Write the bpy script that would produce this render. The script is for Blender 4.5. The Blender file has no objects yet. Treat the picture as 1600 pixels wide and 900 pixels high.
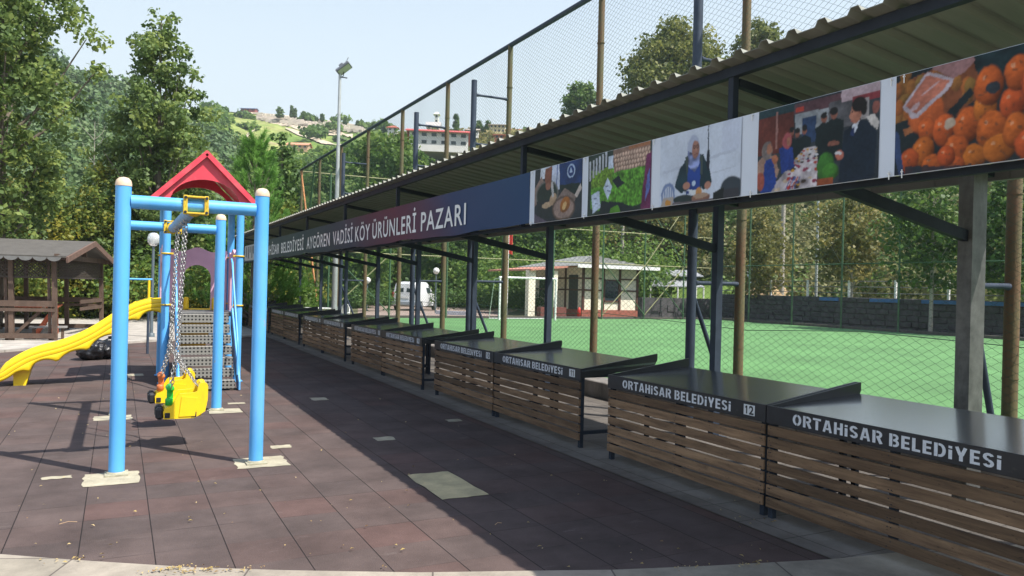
import bpy, math, random
import numpy as np
from mathutils import Vector, Matrix

random.seed(7)
SC = bpy.context.scene
COL = SC.collection

# ------------------------------------------------------------------ camera
EYE = 1.58
YAW = math.atan(615 / 1200)
SN, CS = math.sin(YAW), math.cos(YAW)
cam_data = bpy.data.cameras.new("camera")
cam_data.sensor_width = 36.0
cam_data.lens = 36.0 * 1200 / 1600
cam_data.clip_end = 3000
cam = bpy.data.objects.new("camera", cam_data)
COL.objects.link(cam)
fwd = Vector((SN, CS, 0.0005)).normalized()
q = fwd.to_track_quat('-Z', 'Y')
cam.rotation_mode = 'QUATERNION'
cam.rotation_quaternion = Matrix.Rotation(-0.025, 3, fwd).to_quaternion() @ q
cam.location = (0, 0, EYE)
SC.camera = cam

# ------------------------------------------------------------------ world, sun
SUN_EL = math.radians(56.5)
SUN_H = Vector((0.606, -0.795))
world = bpy.data.worlds.new("World")
SC.world = world
world.use_nodes = True
wn = world.node_tree
bg = wn.nodes["Background"]
sky = wn.nodes.new("ShaderNodeTexSky")
sky.sky_type = 'NISHITA'
sky.sun_disc = False
sky.sun_elevation = SUN_EL
sky.sun_rotation = math.atan2(SUN_H.x, SUN_H.y)
sky.altitude = 100
sky.air_density = 1.0
sky.dust_density = 1.4
sky.ozone_density = 1.0
# bright summer haze towards the horizon, blue overhead
wtc = wn.nodes.new("ShaderNodeTexCoord")
wsx = wn.nodes.new("ShaderNodeSeparateXYZ")
wn.links.new(wtc.outputs["Generated"], wsx.inputs[0])
wmr = wn.nodes.new("ShaderNodeMapRange")
wmr.interpolation_type = 'SMOOTHSTEP'
wmr.inputs[1].default_value = 0.12
wmr.inputs[2].default_value = 0.80
wmr.inputs[3].default_value = 1.0
wmr.inputs[4].default_value = 0.0
wn.links.new(wsx.outputs[2], wmr.inputs[0])
wmx = wn.nodes.new("ShaderNodeMix")
wmx.data_type = 'RGBA'
wn.links.new(wmr.outputs[0], wmx.inputs[0])
wn.links.new(sky.outputs[0], wmx.inputs[6])
wmx.inputs[7].default_value = (3.15, 3.62, 3.85, 1)
wn.links.new(wmx.outputs[2], bg.inputs[0])
bg.inputs[1].default_value = 0.15
sun_d = bpy.data.lights.new("sun", 'SUN')
sun_d.energy = 4.5
sun_d.angle = math.radians(0.5)
sun_d.color = (1.0, 0.955, 0.88)
sun = bpy.data.objects.new("sun", sun_d)
COL.objects.link(sun)
sdir = Vector((SUN_H.x * math.cos(SUN_EL), SUN_H.y * math.cos(SUN_EL), math.sin(SUN_EL)))
sun.rotation_euler = sdir.to_track_quat('Z', 'Y').to_euler()
sun.location = (0, 0, 60)
SC.view_settings.view_transform = 'Standard'
SC.view_settings.look = 'None'
SC.view_settings.exposure = 0.78
SC.view_settings.gamma = 1.0
SC.cycles.use_denoising = True
SC.cycles.max_bounces = 6
SC.cycles.diffuse_bounces = 3
SC.cycles.glossy_bounces = 3
SC.cycles.transmission_bounces = 3
SC.cycles.transparent_max_bounces = 6
SC.cycles.sample_clamp_indirect = 6.0


def hor(px):
    return 449.4 + 0.025 * (px - 800)


def at(px, F, y=None, z=None):
    """world point seen at pixel column px (1600 wide photo), F metres ahead"""
    r = (px - 800) / 1200
    p = Vector((F * (r * CS + SN), F * (-r * SN + CS), 0))
    if y is not None:
        p.z = EYE + (hor(px) - y) * F / 1200
    elif z is not None:
        p.z = z
    return p


# ------------------------------------------------------------------ materials
MATS = {}


def N(nt, typ, **kw):
    n = nt.nodes.new(typ)
    for k, v in kw.items():
        setattr(n, k, v)
    return n


def mat(name, col, rough=0.6, metal=0.0, var=0.15, scale=6.0, bump=0.0, bscale=40.0, col2=None, amt=0.5,
        stretch=(1, 1, 1), spec=0.5, coat=0.0):
    """principled with two octaves of noise mixed into the colour"""
    if name in MATS:
        return MATS[name]
    m = bpy.data.materials.new(name)
    m.use_nodes = True
    nt = m.node_tree
    b = nt.nodes["Principled BSDF"]
    b.inputs["Roughness"].default_value = rough
    b.inputs["Metallic"].default_value = metal
    b.inputs["Specular IOR Level"].default_value = spec
    b.inputs["Coat Weight"].default_value = coat
    tc = N(nt, "ShaderNodeTexCoord")
    mp = N(nt, "ShaderNodeMapping")
    mp.inputs["Scale"].default_value = stretch
    nt.links.new(tc.outputs["Object"], mp.inputs[0])
    no = N(nt, "ShaderNodeTexNoise")
    no.inputs["Scale"].default_value = scale
    no.inputs["Detail"].default_value = 6
    no.inputs["Roughness"].default_value = 0.65
    nt.links.new(mp.outputs[0], no.inputs[0])
    cr = N(nt, "ShaderNodeValToRGB")
    c = Vector(col[:3])
    c2 = Vector(col2[:3]) if col2 is not None else c * (1 - var)
    c1 = c if col2 is not None else c * (1 + var)
    cr.color_ramp.elements[0].position = 0.5 - 0.18 * (1 if col2 is None else amt * 2)
    cr.color_ramp.elements[1].position = 0.5 + 0.18
    cr.color_ramp.elements[0].color = (*c2, 1)
    cr.color_ramp.elements[1].color = (*c1, 1)
    nt.links.new(no.outputs[0], cr.inputs[0])
    nt.links.new(cr.outputs[0], b.inputs["Base Color"])
    if bump:
        n2 = N(nt, "ShaderNodeTexNoise")
        n2.inputs["Scale"].default_value = bscale
        n2.inputs["Detail"].default_value = 4
        nt.links.new(mp.outputs[0], n2.inputs[0])
        bu = N(nt, "ShaderNodeBump")
        bu.inputs["Strength"].default_value = bump
        bu.inputs["Distance"].default_value = 0.02
        nt.links.new(n2.outputs[0], bu.inputs["Height"])
        nt.links.new(bu.outputs[0], b.inputs["Normal"])
    MATS[name] = m
    return m


def leaf_mat(name, c_dark, c_mid, c_light, trans=0.3):
    if name in MATS:
        return MATS[name]
    m = bpy.data.materials.new(name)
    m.use_nodes = True
    nt = m.node_tree
    b = nt.nodes["Principled BSDF"]
    b.inputs["Roughness"].default_value = 0.55
    b.inputs["Specular IOR Level"].default_value = 0.35
    at_ = N(nt, "ShaderNodeAttribute", attribute_name="tint")
    cr = N(nt, "ShaderNodeValToRGB")
    e = cr.color_ramp.elements
    e[0].position = 0.0
    e[0].color = (*c_dark, 1)
    e[1].position = 1.0
    e[1].color = (*c_light, 1)
    k = e.new(0.5)
    k.color = (*c_mid, 1)
    nt.links.new(at_.outputs["Fac"], cr.inputs[0])
    nt.links.new(cr.outputs[0], b.inputs["Base Color"])
    tr = N(nt, "ShaderNodeBsdfTranslucent")
    mx = N(nt, "ShaderNodeMixShader")
    mx.inputs[0].default_value = trans
    nt.links.new(cr.outputs[0], tr.inputs[0])
    nt.links.new(b.outputs[0], mx.inputs[1])
    nt.links.new(tr.outputs[0], mx.inputs[2])
    nt.links.new(mx.outputs[0], nt.nodes["Material Output"].inputs[0])
    MATS[name] = m
    return m


def color_attr_mat(name, rough=0.5):
    if name in MATS:
        return MATS[name]
    m = bpy.data.materials.new(name)
    m.use_nodes = True
    nt = m.node_tree
    b = nt.nodes["Principled BSDF"]
    b.inputs["Roughness"].default_value = rough
    b.inputs["Specular IOR Level"].default_value = 0.15
    a = N(nt, "ShaderNodeAttribute", attribute_name="print")
    nt.links.new(a.outputs["Color"], b.inputs["Base Color"])
    MATS[name] = m
    return m


# ------------------------------------------------------------------ mesh builder
class MB:
    def __init__(self):
        self.v, self.f, self.m, self.sm = [], [], [], []

    def add(self, vs, fs, mi=0, smooth=False):
        o = len(self.v)
        self.v += [tuple(p) for p in vs]
        self.f += [tuple(i + o for i in f) for f in fs]
        self.m += [mi] * len(fs)
        self.sm += [smooth] * len(fs)
        return self

    def box(self, c, s, rot=None, mi=0, bev=0.0):
        x, y, z = s[0] / 2, s[1] / 2, s[2] / 2
        if bev > 0:
            b = min(bev, x * .9, y * .9, z * .9)
            vs, idx = [], {}
            for sx in (-1, 1):
                for sy in (-1, 1):
                    for sz in (-1, 1):
                        for a in range(3):
                            p = [sx * x, sy * y, sz * z]
                            for k in range(3):
                                if k != a:
                                    p[k] -= (sx, sy, sz)[k] * b
                            idx[(sx, sy, sz, a)] = len(vs)
                            vs.append(p)
            fs = []
            for a in range(3):
                u, w = [(1, 2), (2, 0), (0, 1)][a]
                for sg in (-1, 1):
                    loop = []
                    for (p, r) in ((-1, -1), (1, -1), (1, 1), (-1, 1)):
                        k = [0, 0, 0]
                        k[a], k[u], k[w] = sg, p, r
                        loop.append(idx[(*k, a)])
                    fs.append(loop if sg > 0 else loop[::-1])
            for a in range(3):
                u, w = [(1, 2), (2, 0), (0, 1)][a]
                for p in (-1, 1):
                    for r in (-1, 1):
                        k0, k1 = [0, 0, 0], [0, 0, 0]
                        k0[a], k1[a] = -1, 1
                        k0[u] = k1[u] = p
                        k0[w] = k1[w] = r
                        lp = [idx[(*k0, u)], idx[(*k1, u)], idx[(*k1, w)], idx[(*k0, w)]]
                        fs.append(lp if p * r > 0 else lp[::-1])
            for sx in (-1, 1):
                for sy in (-1, 1):
                    for sz in (-1, 1):
                        t = [idx[(sx, sy, sz, 0)], idx[(sx, sy, sz, 1)], idx[(sx, sy, sz, 2)]]
                        fs.append(t if sx * sy * sz > 0 else t[::-1])
        else:
            vs = [(sx * x, sy * y, sz * z) for sx in (-1, 1) for sy in (-1, 1) for sz in (-1, 1)]
            fs = [(0, 1, 3, 2), (4, 6, 7, 5), (0, 4, 5, 1), (2, 3, 7, 6), (0, 2, 6, 4), (1, 5, 7, 3)]
        c = Vector(c)
        if rot is not None:
            vs = [rot @ Vector(p) + c for p in vs]
        else:
            vs = [Vector(p) + c for p in vs]
        return self.add(vs, fs, mi)

    def bx(self, x0, x1, y0, y1, z0, z1, mi=0, bev=0.0):
        return self.box(((x0 + x1) / 2, (y0 + y1) / 2, (z0 + z1) / 2), (abs(x1 - x0), abs(y1 - y0), abs(z1 - z0)), None, mi, bev)

    def beam(self, p0, p1, w, h, mi=0, up=(0, 0, 1)):
        """rectangular bar from p0 to p1"""
        p0, p1 = Vector(p0), Vector(p1)
        d = (p1 - p0)
        L = d.length
        d.normalize()
        s = d.cross(Vector(up))
        if s.length < 1e-4:
            s = Vector((1, 0, 0))
        s.normalize()
        u = s.cross(d)
        R = Matrix((s, d, u)).transposed()
        return self.box((p0 + p1) / 2, (w, L, h), R, mi)

    def tube(self, p0, p1, r0, r1=None, seg=12, mi=0, caps=True):
        return self.path([p0, p1], [r0, r0 if r1 is None else r1], seg, mi, caps)

    def path(self, pts, rad, seg=10, mi=0, caps=True):
        pts = [Vector(p) for p in pts]
        if not isinstance(rad, (list, tuple)):
            rad = [rad] * len(pts)
        vs, fs = [], []
        prev = None
        for i, p in enumerate(pts):
            d = (pts[min(i + 1, len(pts) - 1)] - pts[max(i - 1, 0)]).normalized()
            if prev is None:
                a = Vector((0, 0, 1)) if abs(d.z) < 0.9 else Vector((1, 0, 0))
                s = d.cross(a).normalized()
            else:
                s = (prev - d * prev.dot(d)).normalized()
            prev = s
            u = d.cross(s)
            for k in range(seg):
                t = 2 * math.pi * k / seg
                vs.append(p + (s * math.cos(t) + u * math.sin(t)) * rad[i])
        for i in range(len(pts) - 1):
            for k in range(seg):
                a, b = i * seg + k, i * seg + (k + 1) % seg
                fs.append((a, b, b + seg, a + seg))
        self.add(vs, fs, mi, True)
        if caps:
            n = len(pts) - 1
            self.add(vs[:seg], [tuple(range(seg))[::-1]], mi)
            self.add(vs[n * seg:], [tuple(range(seg))], mi)
        return self

    def ring(self, c, ax_u, ax_v, ru, rv, r, seg=10, sub=5, mi=0):
        c, ax_u, ax_v = Vector(c), Vector(ax_u).normalized(), Vector(ax_v).normalized()
        w = ax_u.cross(ax_v)
        vs, fs = [], []
        for i in range(seg):
            t = 2 * math.pi * i / seg
            o = ax_u * math.cos(t) * ru + ax_v * math.sin(t) * rv
            n = (ax_u * math.cos(t) + ax_v * math.sin(t)).normalized()
            for k in range(sub):
                a = 2 * math.pi * k / sub
                vs.append(c + o + (n * math.cos(a) + w * math.sin(a)) * r)
        for i in range(seg):
            for k in range(sub):
                j = (i + 1) % seg
                fs.append((i * sub + k, j * sub + k, j * sub + (k + 1) % sub, i * sub + (k + 1) % sub))
        return self.add(vs, fs, mi, True)

    def prism(self, prof, org, ax_u, ax_v, depth, mi=0):
        """extrude 2D profile (u,v) along u x v by depth"""
        org, ax_u, ax_v = Vector(org), Vector(ax_u), Vector(ax_v)
        w = ax_u.cross(ax_v).normalized()
        n = len(prof)
        a = [org + ax_u * p[0] + ax_v * p[1] for p in prof]
        b = [p + w * depth for p in a]
        fs = [tuple(range(n))[::-1], tuple(range(n, 2 * n))]
        fs += [(i, (i + 1) % n, (i + 1) % n + n, i + n) for i in range(n)]
        return self.add(a + b, fs, mi)

    def lathe(self, prof, c, seg=20, mi=0, sx=1.0, sy=1.0):
        c = Vector(c)
        vs, fs = [], []
        for r, z in prof:
            for k in range(seg):
                t = 2 * math.pi * k / seg
                vs.append(c + Vector((r * math.cos(t) * sx, r * math.sin(t) * sy, z)))
        for i in range(len(prof) - 1):
            for k in range(seg):
                a, b = i * seg + k, i * seg + (k + 1) % seg
                fs.append((a, b, b + seg, a + seg))
        return self.add(vs, fs, mi, True)

    def chain(self, p0, p1, pitch=0.034, mi=0):
        p0, p1 = Vector(p0), Vector(p1)
        d = p1 - p0
        L = d.length
        d.normalize()
        s = d.cross(Vector((0.3, 1, 0.1))).normalized()
        u = d.cross(s)
        n = max(2, int(L / pitch))
        for i in range(n):
            c = p0 + d * (L * (i + .5) / n)
            a = s if i % 2 else u
            self.ring(c, d, a, pitch * .72, 0.0125, 0.0042, 8, 4, mi)
        return self

    def build(self, name, mats, parent=None, kind=None, label=None, cat=None, group=None):
        if not isinstance(mats, (list, tuple)):
            mats = [mats]
        org = Vector((0, 0, 0))
        if parent is not None:
            p = parent
            while p is not None:
                org += p.location
                p = p.parent
        me = bpy.data.meshes.new(name)
        vs = [(p[0] - org.x, p[1] - org.y, p[2] - org.z) for p in self.v]
        me.from_pydata(vs, [], self.f)
        for m in mats:
            me.materials.append(m)
        me.polygons.foreach_set("material_index", self.m)
        me.polygons.foreach_set("use_smooth", self.sm)
        me.update()
        o = bpy.data.objects.new(name, me)
        COL.objects.link(o)
        if parent is not None:
            o.parent = parent
        tag(o, label, cat, group, kind)
        return o


def tag(o, label=None, cat=None, group=None, kind=None):
    if label:
        o["label"] = label
    if cat:
        o["category"] = cat
    if group:
        o["group"] = group
    if kind:
        o["kind"] = kind
    return o


def thing(name, label, cat, loc=(0, 0, 0), group=None, kind=None):
    o = bpy.data.objects.new(name, None)
    o.empty_display_size = 0.2
    o.location = loc
    COL.objects.link(o)
    return tag(o, label, cat, group, kind)


def np_mesh(name, V, F, mats, parent=None, tint=None, smooth=False, **kw):
    """V (n,3) array, F (m,4) array of quads"""
    if not isinstance(mats, (list, tuple)):
        mats = [mats]
    org = np.zeros(3)
    p = parent
    while p is not None:
        org += np.array(p.location)
        p = p.parent
    me = bpy.data.meshes.new(name)
    V = (V - org).astype(np.float32)
    k = F.shape[1]
    me.vertices.add(len(V))
    me.vertices.foreach_set("co", V.ravel())
    me.loops.add(F.size)
    me.loops.foreach_set("vertex_index", F.ravel().astype(np.int32))
    me.polygons.add(len(F))
    me.polygons.foreach_set("loop_start", np.arange(0, F.size, k, dtype=np.int32))
    me.polygons.foreach_set("loop_total", np.full(len(F), k, dtype=np.int32))
    for m in mats:
        me.materials.append(m)
    if smooth:
        me.polygons.foreach_set("use_smooth", np.ones(len(F), dtype=bool))
    me.update(calc_edges=True)
    if tint is not None:
        a = me.attributes.new("tint", 'FLOAT', 'FACE')
        a.data.foreach_set("value", tint.astype(np.float32))
    me.validate()
    o = bpy.data.objects.new(name, me)
    COL.objects.link(o)
    if parent is not None:
        o.parent = parent
    tag(o, kw.get('label'), kw.get('cat'), kw.get('group'), kw.get('kind'))
    return o


# common materials
M_BLUE = mat("blue_paint", (0.10, 0.40, 0.80), 0.4, var=0.10, scale=2.5, stretch=(1, 1, .4))
M_BLUE_OLD = mat("worn_blue_paint", (0.20, 0.38, 0.62), 0.5, var=0.25, scale=8)
M_CAP = mat("cream_cap_plastic", (0.66, 0.50, 0.36), 0.5, scale=20)
M_YEL = mat("yellow_plastic", (0.88, 0.60, 0.015), 0.33, var=0.06, scale=3)
M_YEL_CLAMP = mat("yellow_clamp_paint", (0.62, 0.42, 0.03), 0.45, scale=30, var=.25)
M_RED = mat("red_plastic", (0.70, 0.055, 0.085), 0.38, var=0.08, scale=3)
M_MAUVE = mat("faded_mauve_plastic", (0.62, 0.38, 0.50), 0.5, var=0.1, scale=3)
M_STEEL = mat("zinc_chain", (0.42, 0.41, 0.40), 0.4, metal=.8, scale=60, var=.3)
M_DARK = mat("anthracite_paint", (0.022, 0.028, 0.040), 0.65, var=0.25, scale=5, spec=.2)
M_DARK2 = mat("blue_grey_paint", (0.045, 0.060, 0.088), 0.6, var=0.2, scale=5, spec=.25)
M_BLACKGLOSS = mat("black_gloss_sheet", (0.028, 0.038, 0.058), 0.25, var=0.3, scale=4, spec=1.0, coat=1.0)
M_BLACK = mat("black_board_paint", (0.012, 0.014, 0.019), 0.4, var=0.3, scale=6)
M_LETTER = mat("stencil_white_paint", (0.62, 0.64, 0.68), 0.6, var=0.1, scale=60)
M_GALV = mat("galvanised_post", (0.15, 0.15, 0.145), 0.5, metal=.35, var=0.3, scale=9)
M_RUST = mat("rusted_green_pipe", (0.100, 0.112, 0.050), 0.7, scale=1.6, col2=(0.15, 0.078, 0.038), amt=.35, stretch=(3, 3, .7), bump=.2)
M_GREENPIPE = mat("green_painted_pipe", (0.055, 0.115, 0.055), 0.55, var=.25, scale=4)
M_WIRE = mat("green_coated_wire", (0.030, 0.075, 0.045), 0.55, scale=3, var=.2)
M_CONC = mat("concrete", (0.40, 0.37, 0.32), 0.85, var=.18, scale=3.5, bump=.35, bscale=60)
M_CONC_D = mat("old_wall_concrete", (0.22, 0.20, 0.18), 0.9, var=.35, scale=4, bump=.4, stretch=(1, 1, .4))
M_WHITE = mat("white_paint", (0.78, 0.78, 0.76), 0.45, var=.05, scale=4)
M_GLASS = mat("dark_window_glass", (0.03, 0.04, 0.05), 0.08, var=.2, scale=2)
M_REDTABLE = mat("red_brown_paint", (0.45, 0.10, 0.04), 0.5, scale=8)
M_BARK = mat("grey_brown_bark", (0.17, 0.14, 0.11), 0.9, var=.4, scale=9, bump=.5, stretch=(1, 1, .3))
M_BARK_L = mat("pale_bark", (0.36, 0.33, 0.28), 0.9, var=.3, scale=7, bump=.4, stretch=(1, 1, .3))
M_TILEROOF = mat("red_tile_roof", (0.42, 0.12, 0.075), 0.7, var=.2, scale=3)
M_PLASTER = mat("white_plaster", (0.72, 0.70, 0.66), 0.8, var=.07, scale=1)


def wear(m, col, scale, thr, soft, amt, stretch=(1, 1, 1), rough=None):
    nt = m.node_tree
    b = nt.nodes["Principled BSDF"]
    src = b.inputs["Base Color"].links[0].from_socket
    tc = N(nt, "ShaderNodeTexCoord")
    mp = N(nt, "ShaderNodeMapping")
    mp.inputs["Scale"].default_value = stretch
    nt.links.new(tc.outputs["Object"], mp.inputs[0])
    no = N(nt, "ShaderNodeTexNoise")
    no.inputs["Scale"].default_value = scale
    no.inputs["Detail"].default_value = 9
    no.inputs["Roughness"].default_value = .7
    nt.links.new(mp.outputs[0], no.inputs[0])
    mr = N(nt, "ShaderNodeMapRange")
    mr.inputs[1].default_value = thr
    mr.inputs[2].default_value = thr + soft
    mr.inputs[3].default_value = 0
    mr.inputs[4].default_value = amt
    nt.links.new(no.outputs[0], mr.inputs[0])
    mx = N(nt, "ShaderNodeMix", data_type='RGBA')
    nt.links.new(mr.outputs[0], mx.inputs[0])
    nt.links.new(src, mx.inputs[6])
    mx.inputs[7].default_value = (*col, 1)
    nt.links.new(mx.outputs[2], b.inputs["Base Color"])


M_BLACKGLOSS.node_tree.nodes['Principled BSDF'].inputs['Coat Roughness'].default_value = .14
wear(M_BLUE, (.30, .33, .34), 7, .66, .03, .8)
wear(M_BLUE, (.22, .50, .78), 1.6, .5, .2, .5, (1, 1, .35))
wear(M_YEL, (.40, .27, .05), 5, .58, .16, .5, (1, 1, .6))
wear(M_RED, (.75, .22, .22), 2.2, .5, .2, .45)
wear(M_BLACKGLOSS, (.12, .11, .10), 3.0, .56, .22, .30, (1, .5, 1))
wear(M_BLACK, (.10, .09, .08), 9, .62, .1, .4)
wear(M_GALV, (.06, .06, .055), 3.5, .52, .15, .6, (1, 1, .3))


# wood of the pavilion / stall slats : grain along one axis
def wood_mat(name, c1, c2, axis, slatz=None, rough=0.7):
    if name in MATS:
        return MATS[name]
    m = bpy.data.materials.new(name)
    m.use_nodes = True
    nt = m.node_tree
    b = nt.nodes["Principled BSDF"]
    b.inputs["Roughness"].default_value = rough
    b.inputs["Specular IOR Level"].default_value = 0.3
    tc = N(nt, "ShaderNodeTexCoord")
    mp = N(nt, "ShaderNodeMapping")
    s = [14, 14, 14]
    s[axis] = 1.1
    mp.inputs["Scale"].default_value = s
    nt.links.new(tc.outputs["Object"], mp.inputs[0])
    gi = N(nt, "ShaderNodeObjectInfo")
    add = N(nt, "ShaderNodeVectorMath", operation='ADD')
    sc = N(nt, "ShaderNodeMath", operation='MULTIPLY')
    sc.inputs[1].default_value = 90
    nt.links.new(gi.outputs["Random"], sc.inputs[0])
    cx = N(nt, "ShaderNodeCombineXYZ")
    for k in range(3):
        nt.links.new(sc.outputs[0], cx.inputs[k])
    nt.links.new(mp.outputs[0], add.inputs[0])
    nt.links.new(cx.outputs[0], add.inputs[1])
    no = N(nt, "ShaderNodeTexNoise")
    no.inputs["Scale"].default_value = 1.6
    no.inputs["Detail"].default_value = 7
    no.inputs["Roughness"].default_value = 0.7
    no.inputs["Distortion"].default_value = 0.6
    nt.links.new(add.outputs[0], no.inputs[0])
    cr = N(nt, "ShaderNodeValToRGB")
    cr.color_ramp.elements[0].position = 0.32
    cr.color_ramp.elements[1].position = 0.68
    cr.color_ramp.elements[0].color = (*c1, 1)
    cr.color_ramp.elements[1].color = (*c2, 1)
    nt.links.new(no.outputs[0], cr.inputs[0])
    # board to board variation
    tint = N(nt, "ShaderNodeAttribute", attribute_name="tint")
    hs = N(nt, "ShaderNodeHueSaturation")
    mr = N(nt, "ShaderNodeMapRange")
    mr.inputs[3].default_value = 0.55
    mr.inputs[4].default_value = 1.45
    wnz = N(nt, "ShaderNodeTexWhiteNoise", noise_dimensions='2D')
    cb = N(nt, "ShaderNodeCombineXYZ")
    nt.links.new(tint.outputs["Fac"], cb.inputs[0])
    nt.links.new(gi.outputs["Random"], cb.inputs[1])
    nt.links.new(cb.outputs[0], wnz.inputs[0])
    nt.links.new(wnz.outputs[0], mr.inputs[0])
    nt.links.new(mr.outputs[0], hs.inputs["Value"])
    nt.links.new(cr.outputs[0], hs.inputs["Color"])
    # knots
    vo = N(nt, "ShaderNodeTexVoronoi", voronoi_dimensions='3D')
    mp2 = N(nt, "ShaderNodeMapping")
    s2 = [9, 9, 9]
    s2[axis] = 3.0
    mp2.inputs["Scale"].default_value = s2
    nt.links.new(tc.outputs["Object"], mp2.inputs[0])
    ad2 = N(nt, "ShaderNodeVectorMath", operation='ADD')
    nt.links.new(mp2.outputs[0], ad2.inputs[0])
    nt.links.new(cx.outputs[0], ad2.inputs[1])
    nt.links.new(ad2.outputs[0], vo.inputs[0])
    kr = N(nt, "ShaderNodeMapRange")
    kr.inputs[1].default_value = 0.06
    kr.inputs[2].default_value = 0.16
    kr.inputs[3].default_value = 0.45
    kr.inputs[4].default_value = 1.0
    nt.links.new(vo.outputs["Distance"], kr.inputs[0])
    mul = N(nt, "ShaderNodeVectorMath", operation='SCALE')
    nt.links.new(hs.outputs[0], mul.inputs[0])
    nt.links.new(kr.outputs[0], mul.inputs["Scale"])
    nt.links.new(mul.outputs[0], b.inputs["Base Color"])
    bu = N(nt, "ShaderNodeBump")
    bu.inputs["Strength"].default_value = 0.35
    bu.inputs["Distance"].default_value = 0.004
    nt.links.new(no.outputs[0], bu.inputs["Height"])
    nt.links.new(bu.outputs[0], b.inputs["Normal"])
    MATS[name] = m
    return m


M_SLAT = wood_mat("weathered_slat_wood", (0.085, 0.050, 0.030), (0.26, 0.160, 0.090), 1)
M_PAV = mat("brown_stained_timber", (0.095, 0.060, 0.042), 0.75, var=.3, scale=6, stretch=(1, 1, .5))


# ------------------------------------------------------------------ ground materials
def rubber_mat():
    m = bpy.data.materials.new("rubber_tiles")
    m.use_nodes = True
    nt = m.node_tree
    L = nt.links
    b = nt.nodes["Principled BSDF"]
    b.inputs["Roughness"].default_value = 0.88
    b.inputs["Specular IOR Level"].default_value = 0.25
    tc = N(nt, "ShaderNodeTexCoord")
    mp = N(nt, "ShaderNodeMapping")
    TW, TH = 0.39, 0.405
    mp.inputs["Location"].default_value = (-(2.17 - 10 * TW) / TW, -(5.28 - 20 * TH) / TH, 0)
    mp.inputs["Scale"].default_value = (1 / TW, 1 / TH, 1)
    L.new(tc.outputs["Object"], mp.inputs[0])
    fl = N(nt, "ShaderNodeVectorMath", operation='FLOOR')
    fr = N(nt, "ShaderNodeVectorMath", operation='FRACTION')
    L.new(mp.outputs[0], fl.inputs[0])
    L.new(mp.outputs[0], fr.inputs[0])
    wn_ = N(nt, "ShaderNodeTexWhiteNoise", noise_dimensions='2D')
    L.new(fl.outputs[0], wn_.inputs[0])
    # tile colour : grey-purple to reddish
    cr = N(nt, "ShaderNodeValToRGB")
    e = cr.color_ramp.elements
    e[0].position, e[0].color = 0.0, (0.0672, 0.0506, 0.0466, 1)
    e[1].position, e[1].color = 1.0, (0.0848, 0.0520, 0.0459, 1)
    for p, c in ((.3, (0.0748, 0.0556, 0.0510, 1)), (.55, (0.0778, 0.0570, 0.0517, 1)), (.85, (0.0809, 0.0542, 0.0485, 1))):
        k = e.new(p)
        k.color = c
    L.new(wn_.outputs["Value"], cr.inputs[0])
    # blotchy wear
    n1 = N(nt, "ShaderNodeTexNoise")
    n1.inputs["Scale"].default_value = 1.6
    n1.inputs["Detail"].default_value = 8
    n1.inputs["Roughness"].default_value = .7
    L.new(tc.outputs["Object"], n1.inputs[0])
    mr = N(nt, "ShaderNodeMapRange")
    mr.inputs[1].default_value = .3
    mr.inputs[2].default_value = .7
    mr.inputs[3].default_value = .74
    mr.inputs[4].default_value = 1.52
    L.new(n1.outputs[0], mr.inputs[0])
    v1 = N(nt, "ShaderNodeVectorMath", operation='SCALE')
    L.new(cr.outputs[0], v1.inputs[0])
    L.new(mr.outputs[0], v1.inputs["Scale"])
    # granules
    n2 = N(nt, "ShaderNodeTexNoise")
    n2.inputs["Scale"].default_value = 160
    n2.inputs["Detail"].default_value = 2
    L.new(tc.outputs["Object"], n2.inputs[0])
    m2 = N(nt, "ShaderNodeMapRange")
    m2.inputs[1].default_value = .3
    m2.inputs[2].default_value = .7
    m2.inputs[3].default_value = .8
    m2.inputs[4].default_value = 1.2
    L.new(n2.outputs[0], m2.inputs[0])
    v2 = N(nt, "ShaderNodeVectorMath", operation='SCALE')
    L.new(v1.outputs[0], v2.inputs[0])
    L.new(m2.outputs[0], v2.inputs["Scale"])
    # dusty pale scuffs
    n3 = N(nt, "ShaderNodeTexNoise")
    n3.inputs["Scale"].default_value = 1.1
    n3.inputs["Detail"].default_value = 10
    n3.inputs["Roughness"].default_value = .78
    n3.inputs["Distortion"].default_value = .4
    mpp = N(nt, "ShaderNodeMapping")
    mpp.inputs["Scale"].default_value = (1.2, 3.2, 1)
    mpp.inputs["Rotation"].default_value = (0, 0, .25)
    L.new(tc.outputs["Object"], mpp.inputs[0])
    L.new(mpp.outputs[0], n3.inputs[0])
    r3 = N(nt, "ShaderNodeMapRange")
    r3.inputs[1].default_value = .60
    r3.inputs[2].default_value = .78
    r3.inputs[3].default_value = 0
    r3.inputs[4].default_value = .62
    L.new(n3.outputs[0], r3.inputs[0])
    mx = N(nt, "ShaderNodeMix", data_type='RGBA')
    L.new(r3.outputs[0], mx.inputs[0])
    L.new(v2.outputs[0], mx.inputs[6])
    mx.inputs[7].default_value = (0.22, 0.185, 0.17, 1)
    # seams
    sx = N(nt, "ShaderNodeSeparateXYZ")
    L.new(fr.outputs[0], sx.inputs[0])

    def edge(out, w):
        a = N(nt, "ShaderNodeMath", operation='SUBTRACT')
        a.inputs[1].default_value = .5
        L.new(out, a.inputs[0])
        ab = N(nt, "ShaderNodeMath", operation='ABSOLUTE')
        L.new(a.outputs[0], ab.inputs[0])
        g = N(nt, "ShaderNodeMapRange")
        g.inputs[1].default_value = .5 - w
        g.inputs[2].default_value = .5 - w * .4
        L.new(ab.outputs[0], g.inputs[0])
        return g.outputs[0]
    ex = edge(sx.outputs[0], .011)
    ey = edge(sx.outputs[1], .011)
    eys = N(nt, "ShaderNodeMath", operation='MULTIPLY')
    n4 = N(nt, "ShaderNodeTexNoise")
    n4.inputs["Scale"].default_value = 2.2
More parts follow.
